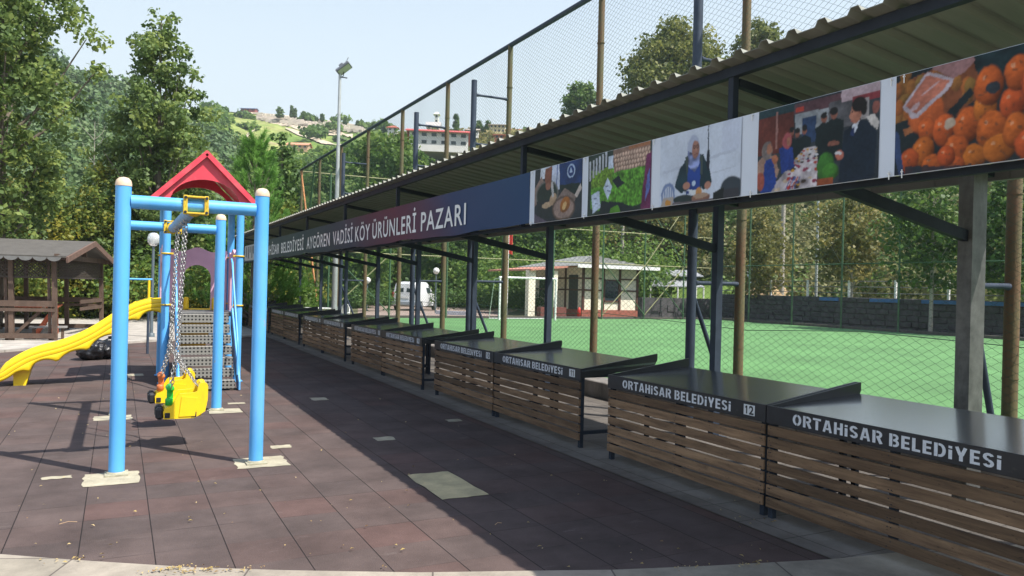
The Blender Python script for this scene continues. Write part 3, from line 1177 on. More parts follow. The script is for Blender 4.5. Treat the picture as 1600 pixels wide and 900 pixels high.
def photo_market():
    c = Canvas(170, 95, 9)
    c.fill((0.035, 0.045, 0.055), 5)
    c.rect(0, 0, .33, .55, (.13, .035, .025), n=5)
    c.rect(0, 0, .34, .10, (.02, .05, .06))
    c.rect(.165, .05, .18, .5, (.30, .16, .14))
    c.rect(.33, .02, .75, .14, (.10, .05, .06))
    c.rect(.34, .14, .66, .38, (.26, .28, .30), n=7)
    c.rect(.40, .20, .52, .50, (.03, .06, .13))
    c.rect(.62, .1, .82, .4, (.10, .10, .11), n=10)
    c.rect(.72, .0, 1, .13, (.38, .30, .33), n=5)
    c.rect(.80, .10, 1, .17, (.22, .04, .05))
    c.rect(.86, .14, .92, .36, (.30, .28, .28))
    c.rect(.35, .06, .41, .12, (.40, .06, .04))
    # crowd
    for (x, y, k) in ((.31, .33, .9), (.36, .36, 1), (.42, .34, 1), (.58, .25, 1.2), (.66, .22, 1.35)):
        c.poly([(x - .05 * k, 1 - .25), (x - .055 * k, y + .10), (x, y + .05), (x + .055 * k, y + .10), (x + .05 * k, .75)], (.010, .02, .022))
        c.ell(x, y, .022 * k, .055 * k, (.24, .10, .07))
        c.ell(x, y - .03, .024 * k, .035 * k, (.015, .015, .015))
    c.ell(.66, .56, .05, .03, (.24, .10, .07))
    # table
    c.poly([(.10, 1), (.42, .55), (.52, .55), (.54, 1)], (.46, .42, .44), n=16, amp=.5)
    r = random.Random(4)
    for k in range(70):
        t = r.random()
        x0 = .12 + .30 * (1 - t) * 1.0
        y = .56 + .42 * t
        xa = .42 - .28 * t
        x = xa + (0.53 - xa) * r.random()
        col = r.choice([(.40, .05, .03), (.5, .5, .52), (.50, .28, .04), (.04, .05, .12), (.5, .40, .3), (.25, .04, .08), (.55, .56, .6), (.06, .04, .03)])
        c.ell(x, y, .012 + .012 * t, .010 + .014 * t, col)
    for k in range(5):
        c.poly([(.26 + .02 * k, 1), (.31 + .02 * k, .86), (.32 + .02 * k, .86), (.27 + .02 * k, 1)], (.42, .04, .06) if k % 2 else (.10, .12, .3))
    c.rect(.29, .53, .32, .66, (.55, .52, .45))
    # women
    c.ell(.26, .60, .06, .16, (.02, .04, .09))
    c.poly([(.20, .5), (.32, .5), (.34, .75), (.22, .8)], (.02, .05, .22))
    c.ell(.27, .42, .045, .10, (.34, .09, .10))
    c.ell(.285, .43, .018, .05, SKIN)
    c.poly([(0, .62), (.08, .52), (.16, .58), (.20, .75), (.16, .92), (0, .9)], (.34, .22, .17), n=5)
    c.poly([(.08, .60), (.15, .60), (.18, .9), (.14, 1), (.03, 1)], (.02, .06, .26))
    c.ell(.09, .50, .055, .12, (.20, .17, .16))
    c.ell(.115, .49, .025, .07, SKIN)
    c.ell(.165, .62, .025, .06, (.40, .16, .09))
    c.ell(.03, .86, .04, .12, (.35, .10, .07))
    # cabbage crate
    c.ell(.60, .80, .075, .17, (.05, .17, .03), shade=.5)
    c.ell(.64, .86, .07, .10, (.06, .20, .03), shade=.5)
    c.rect(.54, .93, .66, 1, (.28, .08, .03))
    # man in dark coat
    c.poly([(.70, 1), (.73, .60), (.74, .46), (.84, .34), (.93, .40), (.985, .52), (.97, .98), (.95, 1)], (.012, .024, .042), n=5)
    c.poly([(.90, .34), (.96, .32), (1, .42), (.99, .5), (.93, .42)], (.55, .52, .5))
    c.poly([(.80, .40), (.86, .33), (.84, .42), (.81, .50)], (.55, .58, .64))
    c.poly([(.79, .44), (.81, .42), (.81, .52), (.78, .5)], (.02, .04, .12))
    c.ell(.825, .28, .042, .115, (.40, .18, .12), shade=.2)
    c.ell(.79, .30, .012, .03, (.40, .18, .12))
    c.poly([(.785, .27), (.775, .30), (.79, .32)], (.44, .2, .14))
    c.ell(.802, .255, .007, .012, (.05, .03, .03))
    c.rect(.79, .345, .81, .355, (.30, .08, .07))
    c.ell(.85, .27, .009, .022, (.34, .13, .09))
    c.ell(.85, .19, .058, .085, (.015, .012, .012))
    c.ell(.88, .25, .025, .07, (.015, .012, .012))
    c.ell(.97, .26, .03, .07, (.26, .10, .08))
    c.ell(.71, .70, .035, .055, (.40, .14, .10))
    c.ell(.70, .68, .03, .02, (.5, .5, .52))
    return c


def photo_fruit():
    c = Canvas(190, 95, 11, xs=1.5)
    c.fill((0.016, 0.028, 0.034), 7, .4)
    c.poly([(0, .10), (.7, -.1), (.66, .40), (.36, .62), (0, .62)], (.20, .07, .03), n=8)
    r = random.Random(12)
    for k in range(34):
        x, y = r.uniform(0, .62), r.uniform(.0, .52)
        c.ell(x, y, .05, .085, (.30 + r.uniform(-.08, .08), .13, .035), shade=.45)
    c.poly([(.62, 0), (1, 0), (1, .3), (.72, .32)], (.012, .03, .035), n=12, amp=.8)
    c.poly([(.0, .48), (.10, .46), (.2, .55), (.36, .55), (.62, .28), (.66, .34), (.40, .62), (.36, .76), (0, .9)], (.016, .026, .03))
    c.poly([(.07, .55), (.2, .53), (.22, .57), (.09, .62)], (.3, .12, .05))
    # plastic tub
    c.ell(.27, .44, .16, .22, (.52, .13, .035), shade=.35)
    c.poly([(.06, .32), (.27, .02), (.49, .16), (.44, .26), (.20, .46), (.15, .46)], (.46, .40, .44))
    c.poly([(.09, .31), (.27, .06), (.45, .17), (.41, .24), (.19, .42)], (.42, .16, .11), n=7)
    c.poly([(.30, .0), (.62, -.04), (.66, .02), (.58, .12), (.48, .16)], (.30, .17, .17))
    for (x, y, w, h, cc) in ((.18, .34, .05, .03, 1), (.3, .2, .1, .01, 1)):
        c.ell(x, y, w, h, (.55, .5, .55), rot=-.6, a=.6)
    # persimmons
    fr = [(.28, .60, .08, .13), (.42, .63, .09, .16), (.25, .80, .095, .15), (.60, .62, .10, .17), (.73, .50, .09, .14), (.76, .30, .105, .19), (.52, .84, .10, .14), (.78, .70, .115, .17),
          (.13, .88, .08, .13), (.33, .95, .09, .10), (.66, .93, .09, .12), (.84, .88, .12, .13), (.93, .50, .09, .15), (.96, .24, .09, .16), (.5, .97, .09, .08), (.95, .74, .09, .16), (.44, .88, .07, .1), (1.08, .35, .10, .17), (1.12, .62, .11, .17), (1.06, .88, .11, .15), (1.27, .46, .11, .18), (1.30, .76, .11, .17), (1.43, .30, .10, .16), (1.46, .60, .1, .16), (1.2, .98, .1, .1), (1.42, .93, .1, .13)]
    for i, (x, y, a, b) in enumerate(fr):
        g = r.uniform(.11, .20)
        c.ell(x, y, a * 1.05, b * 1.05, (.05, .03, .025))
        c.ell(x, y, a * 1.06, b * 1.04, (.44, g * .72, .022), shade=.65)
        c.ell(x - a * .35, y - b * .4, a * .16, b * .12, (.66, .40, .25), a=.6)
        for k in range(4):
            c.ell(x + r.uniform(-.6, .6) * a, y + r.uniform(-.6, .6) * b, a * r.uniform(.07, .18), b * r.uniform(.05, .12), (.14, .06, .03), rot=r.uniform(0, 3), a=.7)
    c.ell(.79, .33, .05, .06, (.03, .04, .05), rot=-.5)
    c.ell(.47, .58, .045, .06, (.40, .33, .26))
    c.poly([(0, .95), (.1, 1), (0, 1)], (.012, .02, .04))
    c.poly([(.1, .92), (.4, .97), (.7, 1), (.1, 1)], (.02, .03, .045), .9)
    c.poly([(0, .55), (.03, .6), (.09, 1), (.04, 1), (0, .8)], (.04, .07, .16))
    return c


def photo_print(cv, s_left, s_right, z0, z1, parent, label):
    # the canvas lies on the banner plane: u runs towards -Y
    w, h = cv.w, cv.h
    wx = (cv.noise(9, 6) - .5) * .010 + (cv.noise(28, 18) - .5) * .005
    wy = (cv.noise(9, 6) - .5) * .016 + (cv.noise(28, 18) - .5) * .008
    ii = np.clip(((cv.X / cv.xs + wx) * w).astype(int), 0, w - 1)
    jj = np.clip(((cv.Y + wy) * h).astype(int), 0, h - 1)
    B = cv.A[jj, ii]
    Bp = np.pad(B, ((1, 1), (1, 1), (0, 0)), mode='edge')
    B = B * .5 + .125 * (Bp[:-2, 1:-1] + Bp[2:, 1:-1] + Bp[1:-1, :-2] + Bp[1:-1, 2:])
    grain = 1 + cv.grain * (.30 * cv.noise(14, 9) + .30 * cv.noise(50, 32) + .2 * cv.noise(90, 50) - .42)
    B = B * grain[..., None] + .012
    lum = B.mean(-1, keepdims=True)
    B = (lum + (B - lum) * 1.0)
    B = np.clip(B, 0, 1) ** 1.12
    A = np.clip(B[::-1], 0.004, 1)          # row 0 = bottom
    ys = s_left + (s_right - s_left) * (np.arange(w + 1) / w)
    zs = z0 + (z1 - z0) * (np.arange(h + 1) / h)
    Yg, Zg = np.meshgrid(ys, zs)
    Xg = np.full_like(Yg, XF - .018) + .003 * np.sin(Yg * 5) * np.sin((Zg - z0) / (z1 - z0) * math.pi)
    V = np.stack([Xg, Yg, Zg], -1).reshape(-1, 3)
    i, j = np.meshgrid(np.arange(w), np.arange(h))
    a = (j * (w + 1) + i).ravel()
    F = np.stack([a, a + 1, a + w + 2, a + w + 1], 1)
    o = np_mesh("photo_print", V, F, color_attr_mat("printed_photo", .4), parent, smooth=True, label=label)
    ca = o.data.color_attributes.new("print", 'FLOAT_COLOR', 'CORNER')
    cols = np.ones((h * w, 4, 4), dtype=np.float32)
    cols[:, :, :3] = A.reshape(-1, 1, 3)
    ca.data.foreach_set("color", cols.ravel())
    return o


pb = thing("photo_banner", "vinyl banner of five printed market photographs with white strips between, right of the lettered banner", "banner", (XF, 4, 2.1))
mb = MB()
mb.add([(XF - .014, 6.25, 2.175), (XF - .014, -1.2, 2.175), (XF - .014, -1.2, 2.665), (XF - .014, 6.25, 2.665)], [(0, 1, 2, 3)])
mb.build("white_backing", mat("white_vinyl", (.60, .64, .72), .4, var=.04, scale=2), pb)
for fn, a, b, lb in ((photo_pans, 6.15, 5.35, "print of frying pans and a blue apron"), (photo_greens, 5.26, 4.43, "print of leafy greens and egg trays"),
                     (photo_cook, 4.33, 3.54, "print of a woman in a pale headscarf cooking"), (photo_market, 3.40, 2.585, "print of a man in a dark coat at a market table"),
                     (photo_fruit, 2.495, 1.60, "print of orange persimmons in a black crate"), (photo_greens, 1.5, .7, "print of leafy greens")):
    photo_print(fn(), a, b, 2.178, 2.662, pb, lb)
for s in (6.2, 5.3, 4.4, 3.45, 2.52, 2.45, 1.5, 0.4):
    for z in (2.19, 2.65):
        mb = MB()
        mb.tube((XF - .03, s, z), (XF + .06, s, z + .01), .004, seg=6)
        mb.tube((XF - .024, s, z - .03), (XF - .024, s, z + .012), .003, seg=6)
        mb.build("cable_tie", M_WHITE, pb)

# ------------------------------------------------------------------ market stalls
TK = 0.19


def seg_poly(x0, y0, x1, y1, t=TK):
    dx, dy = x1 - x0, y1 - y0
    L = math.hypot(dx, dy)
    nx, ny = -dy / L * t / 2, dx / L * t / 2
    return [(x0 - nx, y0 - ny), (x1 - nx, y1 - ny), (x1 + nx, y1 + ny), (x0 + nx, y0 + ny)]


def arc_polys(cx, cy, rx, ry, a0, a1, t=TK, n=9):
    out = []
    for i in range(n):
        q0, q1 = math.radians(a0 + (a1 - a0) * i / n), math.radians(a0 + (a1 - a0) * (i + 1) / n)
        o = [(cx + math.cos(q0) * rx, cy + math.sin(q0) * ry), (cx + math.cos(q1) * rx, cy + math.sin(q1) * ry)]
        k = [(cx + math.cos(q1) * (rx - t), cy + math.sin(q1) * (ry - t)), (cx + math.cos(q0) * (rx - t), cy + math.sin(q0) * (ry - t))]
        out.append(o + k)
    return out


def rect_p(x0, y0, x1, y1):
    return [(x0, y0), (x1, y0), (x1, y1), (x0, y1)]


G = {
    'O': (.66, arc_polys(.33, .5, .33, .5, 97, 263) + arc_polys(.33, .5, .33, .5, -83, 83)),
    'R': (.60, [rect_p(0, 0, TK, 1)] + [rect_p(.24, .83, .34, 1), rect_p(.24, .42, .34, .58)] + arc_polys(.33, .71, .27, .29, -90, 90, .17) + [seg_poly(.36, .44, .54, 0, .2)]),
    'T': (.58, [rect_p(0, .82, .58, 1), rect_p(.195, 0, .385, .78)]),
    'A': (.66, [seg_poly(.09, 0, .29, 1, .17), seg_poly(.57, 0, .37, 1, .17), rect_p(.24, .2, .42, .36)]),
    'H': (.60, [rect_p(0, 0, TK, 1), rect_p(.41, 0, .60, 1), rect_p(.22, .41, .41, .59)]),
    'i': (.20, [rect_p(0, 0, .19, .68), rect_p(0, .78, .19, .96)]),
    'S': (.54, arc_polys(.27, .72, .27, .28, 20, 270, .18) + arc_polys(.27, .28, .27, .28, -160, 90, .18)),
    'B': (.58, [rect_p(0, 0, TK, 1), rect_p(.23, .83, .32, 1), rect_p(.23, .43, .32, .59), rect_p(.23, 0, .32, .17)] + arc_polys(.31, .74, .24, .26, -90, 90, .16) + arc_polys(.31, .295, .27, .295, -90, 90, .17)),
    'E': (.48, [rect_p(0, 0, TK, 1), rect_p(TK, .82, .48, 1), rect_p(TK, .41, .44, .58), rect_p(TK, 0, .48, .18)]),
    'L': (.46, [rect_p(0, 0, TK, 1), rect_p(TK, 0, .46, .18)]),
    'D': (.62, [rect_p(0, 0, TK, 1), rect_p(.23, .83, .32, 1), rect_p(.23, 0, .32, .17)] + arc_polys(.31, .5, .31, .5, -90, 90, .18)),
    'Y': (.62, [rect_p(.215, 0, .405, .46), seg_poly(.09, 1, .27, .42, .18), seg_poly(.53, 1, .35, .42, .18)]),
    ' ': (.16, []),
    '1': (.34, [rect_p(.14, 0, .32, 1), seg_poly(.02, .72, .20, .92, .17)]),
}


def stencil(text):
    x, out = 0, []
    for ch in text:
        w, ps = G[ch]
        out += [[(x + a, b) for a, b in p] for p in ps]
        x += w + .13
    return out, x - .13


SL = 1.975          # stall length
SX0 = 4.12          # front plane
SX1 = 5.04


def build_stall():
    o = thing("market_stall", "", "market stall", (SX0, 0, 0))
    # o.y = 0 is the far end of the stall; the stall spans y in [-SL, 0]
    mb = MB()
    a0, a1 = SX0 + .012, SX1
    mb.add([(a0, -SL, .783), (a1, -SL, .845), (a1, 0, .845), (a0, 0, .783), (a0, -SL, .765), (a1, -SL, .825), (a1, 0, .825), (a0, 0, .765)],
           [(0, 1, 2, 3), (7, 6, 5, 4), (0, 4, 5, 1), (1, 5, 6, 2), (2, 6, 7, 3), (3, 7, 4, 0)])
    mb.build("tabletop", M_BLACKGLOSS, o)
    for yc in (-.012, -SL + .012):
        mb = MB()
        w = .011
        pr = [(SX0 + .010, .70), (SX0 + .010, .795), (SX1 + .02, .930), (SX1 + .02, .865), (SX1 - .02, .800)]
        mb.prism(pr, (0, yc + w, 0), (1, 0, 0), (0, 0, 1), 2 * w)
        mb.build("side_board", M_BLACK, o)
    mb = MB()
    mb.bx(SX0 - .01, SX0 + .009, -SL, 0, .672, .796, bev=.002)
    fb = mb.build("front_board", M_BLACK, o)
    ps, w = stencil("ORTAHiSAR BELEDiYESi")
    mb = MB()
    k = 1.39 / w
    for i, p in enumerate(ps):
        xx = SX0 - .0112 - (i % 7) * .00012
        mb.add([(xx, -.24 - a * k, .698 + b * .076) for a, b in p], [tuple(range(len(p)))])
    mb.build("lettering", M_LETTER, fb)
    for yc in (-.035, -SL / 2, -SL + .035):
        mb = MB()
        mb.bx(SX0 + .012, SX0 + .052, yc - .02, yc + .02, 0.004 if abs(yc + SL / 2) > .1 else .10, .70)
        mb.build("leg" if abs(yc + SL / 2) > .1 else "stile", M_DARK, o)
    for yc in (-.05, -SL + .05):
        mb = MB()
        mb.bx(SX1 - .08, SX1 - .04, yc - .02, yc + .02, 0.004, .80)
        mb.build("leg", M_DARK, o)
        mb = MB()
        mb.bx(SX0 + .055, SX1 - .083, yc - .018, yc + .018, .13, .165)
        mb.bx(SX0 + .055, SX1 - .083, yc - .018, yc + .018, .70, .735)
        mb.build("side_rail", M_DARK, o)
    # slats
    mb = MB()
    r = random.Random(3)
    tint = []
    for i in range(7):
        z0 = .082 + i * .0845
        t = r.uniform(-.002, .002)
        mb.bx(SX0 - .008 + t, SX0 + .010 + t, -SL + .006 + r.uniform(0, .006), -.006 - r.uniform(0, .006), z0, z0 + .0695 + r.uniform(-.003, .002), bev=.003)
        tint += [i / 7 + .05] * (len(mb.f) - len(tint))
    for i in range(7):
        for yc in (-.03, -.045, -SL / 2 - .01, -SL / 2 + .012, -SL + .03, -SL + .045):
            mb.box((SX0 - .0095, yc + r.uniform(-.003, .003), .082 + i * .0845 + r.choice((.018, .05))), (.003, .006, .006), None, 1)
            tint += [0] * (len(mb.f) - len(tint))
    sp = mb.build("slat_panel", [M_SLAT, M_DARK], o)
    a = sp.data.attributes.new("tint", 'FLOAT', 'FACE')
    a.data.foreach_set("value", np.array(tint, dtype=np.float32))
    return o, fb


def number_plate(num, fb):
    mb = MB()
    xx = SX0 - .0125
    ya, yb = -1.765, -1.875
    mb.add([(xx, ya, .700), (xx, yb, .700), (xx, yb, .776), (xx, ya, .776)], [(0, 1, 2, 3)], 0)
    v, f = [], []
    cx0 = 0
    for ch in str(num):
        if ch == '1':
            for p in G['1'][1]:
                o_ = len(v)
                v += [(cx0 + a * .70, b * .69, 0) for a, b in p]
                f.append(tuple(range(o_, o_ + len(p))))
            cx0 += .40
        else:
            v2, f2 = text_mesh(ch, .03)
            m0 = min(p[0] for p in v2)
            o_ = len(v)
            v += [(cx0 + p[0] - m0, p[1], 0) for p in v2]
            f += [tuple(i + o_ for i in q2) for q2 in f2]
            cx0 += max(p[0] for p in v2) - m0 + .08
    x0, x1 = min(p[0] for p in v), max(p[0] for p in v)
    k = .090 / max(x1 - x0, .95)
    off = (.088 - (x1 - x0) * k) / 2
    mb.add([(xx - .0006, ya - .012 - off - (p[0] - x0) * k, .708 + p[1] * .086) for p in v], f, 1)
    return mb.build("number_plate", [mat("plate_white", (.62, .64, .66), .6, scale=60, var=.12), M_BLACK], fb)


def copy_tree(o, parent=None):
    c = o.copy()
    COL.objects.link(c)
    c.parent = parent
    for ch in o.children:
        copy_tree(ch, c)
    return c


STALLS = []
s = 6.0
STALLS.append((12, 6.0))
STALLS.append((13, 4.015))
top = 8.455
num = 11
while num > 0:
    STALLS.append((num, top))
    STALLS.append((num - 1, top + 1.99))
    num -= 2
    top += 4.49
proto, fb0 = build_stall()
plates = {}
LB = {13: "market stall nearest the camera at bottom right, its black top reflecting the sky",
      12: "market stall with black top, stencilled lettering and a clear number plate 12",
      11: "market stall with number plate 11, left of the gap before the stall numbered 12",
      10: "market stall with number plate 10, joined to the left side of stall 11"}
for i, (num, s) in enumerate(STALLS):
    if num < 1:
        continue
    o = proto if i == 0 else copy_tree(proto)
    o.location = (SX0, s, 0)
    tag(o, LB.get(num, "slatted market stall with black top, number %d of the row counting up towards camera" % num), "market stall", "market stalls in a row under the canopy")
# plates are added once every stall exists (mesh differs per stall)
for (num, s), o in zip([x for x in STALLS if x[0] > 0], [x for x in COL.objects if x.name.startswith("market_stall")]):
    fb = [c for c in o.children if c.name.startswith("front_board")][0]
    loc = o.location.copy()
    o.location = (SX0, 0, 0)
    number_plate(num, fb)
    o.location = loc

# ------------------------------------------------------------------ sports fence
FX, FZ, FE = 6.9, 6.46, 33.7
FP = [3.95 + 3.28 * i for i in range(-3, 10)]


def chain_link(name, p0, axis, length, z0, z1, cell, r, parent, zig=True, seed=1, sides=3, m=M_WIRE):
    """woven wire mesh: zig-zag wires running up, axis = horizontal unit vector"""
    rs = np.random.RandomState(seed)
    n = int(length / cell)
    hs = cell * 0.535
    m_ = int((z1 - z0) / hs)
    p0 = np.array(p0, float)
    ax = np.array(axis, float)
    nm = np.array([-ax[1], ax[0], 0])
    k = np.arange(m_ + 1)
    z = z0 + (z1 - z0) * k / m_
    Vs, Fs = [], []
    off = 0
    i = np.arange(n + 1)
    # wire i zigzags between x=i*cell-cell/2 and x=i*cell+cell/2
    sag = .012 * np.sin(z * 3.1 + 1.3)
    for wi in i:
        x = wi * cell + np.where((k + wi) % 2 == 0, -.5, .5) * cell * .98
        x = x + .02 * np.sin(z * 1.7 + wi * .05) + .012 * np.sin(wi * .31 + z * .6) + rs.normal(0, cell * .012, m_ + 1)
        y = .008 * np.sin(wi * .21) + np.where((k + wi) % 2 == 0, r, -r)
        P = p0[None, :] + x[:, None] * ax[None, :] + y[:, None] * nm[None, :]
        P[:, 2] += z + .008 * np.sin(wi * .17 + z)
        ring = []
        for sd in range(sides):
            t = 2 * math.pi * sd / sides + .4
            ring.append(P + r * (math.cos(t) * ax + math.sin(t) * nm)[None, :] * np.array([1, 1, 1]))
        R = np.stack(ring, 1).reshape(-1, 3)
        Vs.append(R)
        a = np.arange(m_)
        for sd in range(sides):
            q_ = (sd + 1) % sides
            Fs.append(np.stack([a * sides + sd, a * sides + q_, (a + 1) * sides + q_, (a + 1) * sides + sd], 1) + off)
        off += len(R)
    return np_mesh(name, np.concatenate(Vs), np.concatenate(Fs), m, parent)


fence = thing("sports_fence", "tall chain link fence on rusty green posts directly behind the stalls", "fence", (FX, 13, 0))
for s in FP:
    mb = MB()
    mb.path([(FX, s, 0.0), (FX, s, 2.2), (FX, s, 4.3), (FX, s, FZ)], [.062, .060, .055, .052], 14)
    for z in (.9, 2.5, 4.1, 5.6):
        mb.tube((FX, s, z), (FX, s, z + .012), .066, seg=12)
    mb.build("post", M_RUST, fence)
mb = MB()
mb.tube((FX, -6, FZ), (FX, FE, FZ), .05, seg=10)
mb.build("top_rail", M_DARK2, fence)
mb = MB()
for z in (.14, 1.18):
    pts = [(FX + .02, -6 + k * 1.64, z + .05 * math.sin(k * 2.1) * (1 if z > 1 else .2)) for k in range(25)]
    mb.path(pts, .0045, 5)
mb.build("tension_wire", M_WIRE, fence)
chain_link("mesh_panel", (FX - .065, -5.9, 0), (0, 1, 0), FE + 5.9, .12, FZ - .02, 0.072, .0028, fence)
# steel buttress poles between canopy and fence
M_BUT = M_DARK2
for s in (3.95, 7.22, 13.78, 17.06, 23.6):
    x = 6.12 if s > 4 else 6.32
    b_ = MB()
    b_.tube((x, s, 0), (x, s, 5.64), .057, seg=14)
    bo = b_.build("buttress_pole", M_BUT, fence)
    for z in (1.70, 4.40, 5.36):
        a = MB()
        a.path([(x + .055, s, z), (x + .12, s, z), (FX - .14, s, z + .005), (FX - .06, s, z)], [.038, .024, .024, .034], 8)
        a.build("arm", M_BUT, bo)
    a = MB()
    a.tube((x + .03, s, 1.55), (FX - .12, s, 0.12), .028, seg=10)
    a.build("arm", M_BUT, bo, label="slanting brace")

endf = thing("end_fence", "green chain link fence with crossed braces closing the far end of the pitch", "fence", (18, FE, 0))
EX = [FX, 8.2, 11.0, 13.8, 16.7, 19.6, 22.6, 25.3, 28.0, 30.0]
for x in EX[1:-1]:
    mb = MB()
    mb.tube((x, FE, 0), (x, FE, FZ - .02), .045, seg=10)
    mb.build("post", M_GREENPIPE, endf)
for z in (3.0, 4.7, 6.40):
    mb = MB()
    mb.tube((FX + .06, FE, z), (30.0, FE, z), .028, seg=8)
    mb.build("rail", mat("olive_rail", (.26, .25, .12), .6), endf)
for a, b, zs_ in ((8.2, 11.0, ((.3, 3.0),)), (22.6, 25.3, ((.3, 3.0),)), (25.3, 28.0, ((.3, 3.0), (3.0, 6.4)))):
    for (z0, z1) in zs_:
        mb = MB()
        mb.tube((a, FE - .05, z0), (b, FE - .05, z1), .026, seg=8)
        mb.build("cross_brace", mat("olive_rail", (.26, .25, .12), .6), endf)
        mb = MB()
        mb.tube((b, FE - .11, z0), (a, FE - .11, z1), .026, seg=8)
        mb.build("cross_brace", M_GREENPIPE, endf)
chain_link("mesh_panel", (FX + .1, FE, 0), (1, 0, 0), 23.0, .12, 6.4, .12, .0021, endf, seed=2)
# corner brace seen in front of the trees
for (p0, p1, mm, lb) in (((FX - .05, FE - 0.3, FZ - .1), (FX - .05, FE - 4.2, .3), mat("orange_primer_pipe", (.42, .17, .05), .6, var=.3), "orange primed corner brace"),
                         ((FX - .13, FE - 3.2, FZ - .2), (FX - .13, FE - .9, .3), M_GREENPIPE, "dark green corner brace")):
    mb = MB()
    mb.tube(p0, p1, .04, seg=8)
    mb.build("corner_brace", mm, endf, label=lb)

sidef = thing("far_side_fence", "green chain link fence with slim posts along the far side of the pitch", "fence", (30, 13, 0))
for i in range(13):
    s = FE - i * 2.95
    mb = MB()
    mb.tube((30, s, 0), (30, s, FZ), .042, seg=10)
    mb.build("post", M_GREENPIPE, sidef)
for z in (3.1, 6.42):
    mb = MB()
    mb.tube((30, FE, z), (30, -2, z), .026, seg=8)
    mb.build("rail", M_GREENPIPE, sidef)
chain_link("mesh_panel", (30.06, -2, 0), (0, 1, 0), FE + 2, .12, 6.4, .12, .0021, sidef, seed=3)
mb = MB()
mb.bx(30.02, 30.25, -6, FE, -.02, .22)
mb.bx(FX, 30.0, FE + .12, FE + .32, -.02, .2)
mb.build("field_kerb", mat("dark_kerb", (.10, .085, .075), .9, var=.3), label="dark low kerb round the far edges of the green pitch", cat="kerb")

# goal
goal = thing("goal", "white football goal frame on the pitch near the far fence", "goal", (17, 31.8, .1))
mb = MB()
mb.tube((15.72, 31.9, .1), (15.72, 31.9, 2.06), .05)
mb.build("goal_post", M_WHITE, goal)
mb = MB()
mb.tube((18.72, 31.9, .1), (18.72, 31.9, 2.06), .05)
mb.build("goal_post", M_WHITE, goal)
mb = MB()
mb.tube((15.67, 31.9, 2.08), (18.77, 31.9, 2.08), .05)
mb.build("crossbar", M_WHITE, goal)
mb = MB()
for x in (15.72, 18.72):
    mb.path([(x, 31.9, 2.05), (x, 32.5, 2.0), (x, 33.0, .1)], .02, 6)
mb.tube((15.72, 33.0, .13), (18.72, 33.0, .13), .02, seg=6)
mb.build("net_frame", M_WHITE, goal)

# ------------------------------------------------------------------ swing set
swing = thing("swing_set", "bright blue steel pipe swing frame with yellow clamps and cream caps", "swing set", (.56, 8.4, 0))
for (x, y) in ((.02, 6.94), (1.10, 6.96), (.02, 10.0), (1.10, 10.0)):
    mb = MB()
    mb.tube((x, y, 0.0), (x, y, 2.34), .059, seg=24)
    po = mb.build("post", M_BLUE, swing)
    mb = MB()
    mb.lathe([(.062, 2.325), (.062, 2.345), (.055, 2.372), (.036, 2.392), (.0, 2.40)], (x, y, 0), 24)
    mb.build("cap", M_CAP, po)
    mb = MB()
    mb.bx(x - .085, x + .085, y - .085, y + .085, .005, .016)
    mb.lathe([(.075, .016), (.07, .03), (.0636, .032)], (x, y, 0), 20)
    mb.build("base_plate", mat("base_plate_rust", (.35, .33, .24), .7, var=.3, scale=20), po)
for y in (6.95, 10.0):
    mb = MB()
    mb.tube((.075, y, 2.205), (1.045, y, 2.205), .055, seg=22)
    mb.build("crossbar", M_BLUE, swing)
mb = MB()
mb.tube((.56, 7.01, 2.19), (.56, 9.94, 2.19), .052, seg=22)
mb.build("top_beam", M_BLUE_OLD, swing)
for y in (6.95, 10.0):
    sg = 1
    mb = MB()
    for dx in (-.082, .082):
        mb.ring((.56 + dx, y, 2.205), (0, 1, 0), (0, 0, 1), .064, .064, .012, 20, 6)
        mb.box((.56 + dx, y - .062, 2.205), (.034, .02, .16), None, 0, .004)
        for dz in (-.06, .06):
            mb.tube((.56 + dx, y - .072, 2.205 + dz), (.56 + dx, y - .082, 2.205 + dz), .012, seg=8, mi=1)
    mb.box((.56, y - .045, 2.205 + .068), (.15, .07, .016), None, 0, .004)
    mb.box((.56, y - .045, 2.205 - .068), (.15, .07, .016), None, 0, .004)
    mb.ring((.56, y + (.09 if y < 8 else -.09), 2.19), (1, 0, 0), (0, 0, 1), .058, .058, .014, 18, 6)
    mb.build("clamp", [M_YEL_CLAMP, M_DARK], swing)

SEAT = [(.068, .01), (.33, .01), (.37, .03), (.43, .07), (.45, .18), (.452, .31), (.44, .335), (.42, .345), (.385, .34), (.368, .325), (.357, .267), (.335, .252), (.313, .25), (.205, .245), (.185, .225), (.166, .19), (.137, .136), (.078, .109), (.064, .08)]


